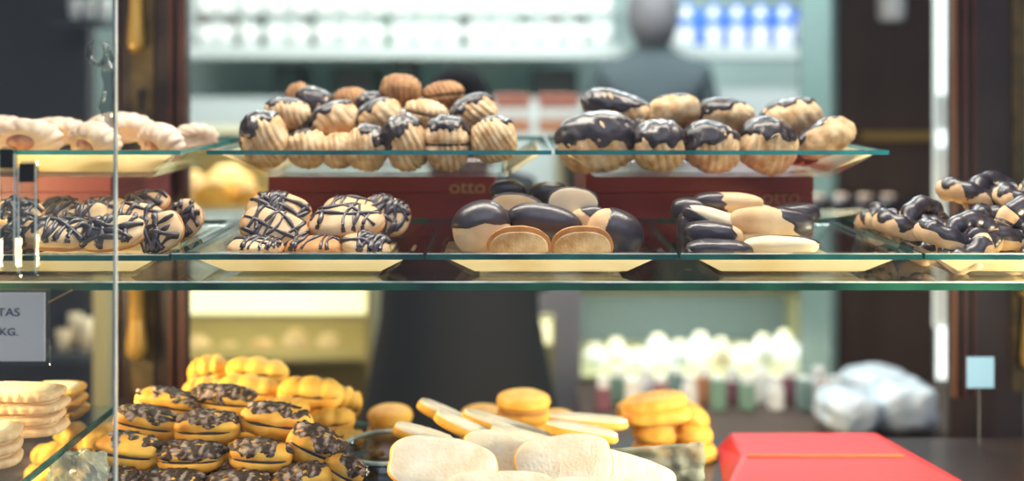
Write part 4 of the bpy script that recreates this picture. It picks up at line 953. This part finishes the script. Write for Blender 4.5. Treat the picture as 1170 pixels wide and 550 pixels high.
# ------------------------------------------------------------------ people
def person(label, pxc, topy, D, shirt, hairm, turn=0, arms='front', wide=1.0, coat=False):
    top = ZC-(topy-HY)/F*D; x = P(pxc, 0, D).x; s = top/1.70
    t = thing('person', label, 'person', (x, D, 0), (0, 0, R(turn)))
    V = [(0, 0, .95, .15), (0, 0, 1.10, .135), (0, 0, 1.25, .155), (0, -.0, 1.38, .15), (0, .0, 1.46, .062), (0, -.01, 1.53, .058)]
    E = [(0, 1), (1, 2), (2, 3), (3, 4), (4, 5)]
    def addv(v, p): V.append(v); E.append((p, len(V)-1)); return len(V)-1
    for sx in (-1, 1):
        h = addv((sx*.09, 0, .88, .10), 0); k = addv((sx*.10, -.01, .48, .06), h); an = addv((sx*.10, .02, .09, .042), k); addv((sx*.11, -.14, .04, .035), an)
        sh = addv((sx*.175*wide, 0, 1.37, .062), 3)
        if arms == 'front': el = addv((sx*.23*wide, -.06, 1.10, .045), sh); wr = addv((sx*.10, -.28, 1.05, .03), el)
        else: el = addv((sx*.24*wide, .0, 1.10, .045), sh); wr = addv((sx*.22*wide, -.10, .88, .03), el)
        pm = addv((V[wr][0]*.85, V[wr][1]-.06, V[wr][2]-.01, .028), wr)
        for f in range(4):
            q = addv((V[pm][0]+sx*(.022-.015*f), V[pm][1]-.035, V[pm][2]-.008, .009), pm); addv((V[q][0], V[q][1]-.032+.004*abs(f-1), V[q][2]-.016, .007), q)
        q = addv((V[wr][0]*.9-sx*.03, V[wr][1]-.035, V[wr][2]+.01, .010), wr); addv((V[q][0]-sx*.008, V[q][1]-.03, V[q][2]+.0, .008), q)
    me = bpy.data.meshes.new('body'); me.from_pydata([v[:3] for v in V], E, []); o = bpy.data.objects.new('body', me); C.objects.link(o)
    sk = o.modifiers.new('skin', 'SKIN')
    for i, v in enumerate(V): me.skin_vertices[0].data[i].radius = (v[3]*(1.25*wide if i < 4 else 1), v[3]*(.8 if i < 4 else 1)) if False else (v[3]*1.15 if i < 4 else v[3], v[3]*.8 if i < 4 else v[3])
    me.skin_vertices[0].data[0].use_root = True
    sb = o.modifiers.new('sub', 'SUBSURF'); sb.levels = 2; sb.render_levels = 2; sk.use_smooth_shade = True
    bpy.context.view_layer.update()
    bm_ = bpy.data.meshes.new_from_object(o.evaluated_get(bpy.context.evaluated_depsgraph_get())); bpy.data.objects.remove(o)
    # join a shaped head
    hb = blob(lambda d: (sup(d, .076, .095, .118, 2.15)*(1-.16*sstep(-d.z, .1, 1)*(1 if d.y > 0 else .6))+Vector((0, -.01, 1.585))
              +(Vector((0, -.022, 0))*math.exp(-((d.x/.14)**2+((d.z+.12)/.2)**2)) if d.y < 0 else Vector((0, 0, 0)))
              -(Vector((0, -.010, 0))*math.exp(-(((abs(d.x)-.38)/.16)**2+((d.z-.08)/.12)**2)) if d.y < 0 else Vector((0, 0, 0)))
              +(Vector((.012 if d.x > 0 else -.012, 0, 0))*math.exp(-(((abs(d.x)-1)/.1)**2+(d.z/.25)**2))), 1), 48, 36, poles='Z')
    m = MB(); m.v = [tuple(v.co) for v in bm_.vertices]; m.f = [tuple(p.vertices) for p in bm_.polygons]; m.m = [0]*len(m.f)
    for p in range(len(m.f)):
        vs_ = [Vector(m.v[i]) for i in m.f[p]]; cz = sum((q.z for q in vs_), 0)/len(vs_); cy = sum((q.y for q in vs_), 0)/len(vs_); cxx = sum((abs(q.x) for q in vs_), 0)/len(vs_)
        arm = cy < -.26 and cz > .9 if arms == 'front' else (cz < .93 and cxx > .18*wide and cz > .6)
        m.m[p] = 0 if (cz > 1.49 or arm) else 1
    m.add(hb.v, hb.f, 0)
    bo = m.build('body', [M['skin'], shirt], t, smooth=True); 
    hm = blob(lambda d: (sup(d, .088, .108, .128, 2.1)*(1+.03*noise.noise(d*5))+Vector((0, .004, 1.597)), 1 if (d.z > .25 or d.y > .15-.5*max(0, -d.z)) else 0), 40, 32, keep=.5, poles='Z')
    ho = hm.build('hair', hairm, t, smooth=True); sd = ho.modifiers.new('s', 'SOLIDIFY'); sd.thickness = .01; sd.offset = -1
    if coat:
        q = MB(); q.lathe([(.30, .42), (.27, .75), (.225, 1.0), (.215, 1.2), (.20, 1.36), (.12, 1.45), (.075, 1.475)], n=36, mtx=Matrix.Diagonal((1.0*wide, .72, 1, 1)))
        q.build('coat', shirt, t, smooth=True)
    t.scale = (s, s, s)
    return t
person('person with black hair in a long dark coat, back turned, behind the shell biscuits', 525, 88, 2.46, M['cloth'], M['hair'], 172, 'front', 1.05, True)
person('person in a grey top with grey-brown hair, back turned, before the bottle shelf', 746, -14, 4.03, M['cloth2'], M['hair2'], 175, 'side', 1.0)

bsf = thing('bracket_shelf', 'small shelf with amber front edge on the dark cabinet, carrying dark pastries', 'shelf', (P(985, 0, 2.75).x, 2.75, P(0, 250, 2.75).z))
onebox('shelf_board', (-.16, -.02, 0), (.17, .149, .012), M['brownwall'], bsf); onebox('front_edge', (-.16, -.024, -.006), (.17, -.0205, .016), M['copper'], bsf)
for i in range(4):
    t = thing('chocolate_pastry', 'dark chocolate pastry on the small shelf left of the twists', 'pastry', (bsf.location.x-.11+.068*i, 2.80, bsf.location.z+.034), group='dark pastries on the bracket shelf')
    blob(lambda d: (sup(d, .036, .04, .022+.004*(i % 2), 2.4)*(1+.12*noise.noise(d*3+Vector((i, 0, 0)))), 1), 24, 16).build('pastry_body', M['choc'], t, smooth=True)
    blob(lambda d: (sup(d, .02, .025, .006, 2.4)+Vector((0, 0, .024)), 1), 16, 8).build('icing', M['pink'], t, smooth=True)
rl = thing('brass_rail', 'brass rail across the dark cabinet at plate height', 'rail', P(1010, 156, 2.86))
m = MB(); m.box((-.06, 0, -.014), (.155, .039, .014), 0, .004); m.build('rail_bar', M['brassdrop'], rl)
# far left: dark ledge with small pale cups, seen between the sign and the rail
lg = thing('dark_ledge', 'dark ledge on the partition left of the pale upright rail', 'shelf', (P(75, 0, 2.5).x, 2.5, P(0, 402, 2.5).z))
onebox('ledge_board', (-.13, -.03, -.02), (.06, .099, 0), M['greyd'], lg)
for px, h_, lab in [(72, .05, 'small lit pale cup on the ledge, lower left one'), (80, .085, 'taller pale cup on the ledge, middle one'), (98, .08, 'pale cup on the ledge nearest the upright rail')]:
    t = thing('pale_cup', lab, 'cup', (P(px, 0, 2.52).x, 2.52+(.03 if px == 80 else 0), lg.location.z)); m = MB(); m.lathe([(.014, 0), (.018, h_*.4), (.018, h_), (.015, h_), (.014, h_*.4), (.01, .005)], n=18); m.build('cup_body', M['cream'], t, smooth=True)
hg = thing('reflection_shelf', 'short high shelf added to hold cups standing in for a reflection, upper left', 'shelf', (P(75, 0, 2.45).x, 2.45, P(0, 23, 2.45).z))  # shelf and cups added where the cup row is only reflected
onebox('shelf_board', (-.03, -.02, -.012), (.10, .149, 0), M['greyd'], hg)
for k in range(3):
    c_ = copy_tree(cup, loc=(hg.location.x+.01+.036*k, 2.48, hg.location.z), label='small pale cup standing in for a reflected one at upper left', group='small cups standing in for a reflection'); c_.scale = (.36, .36, .6)
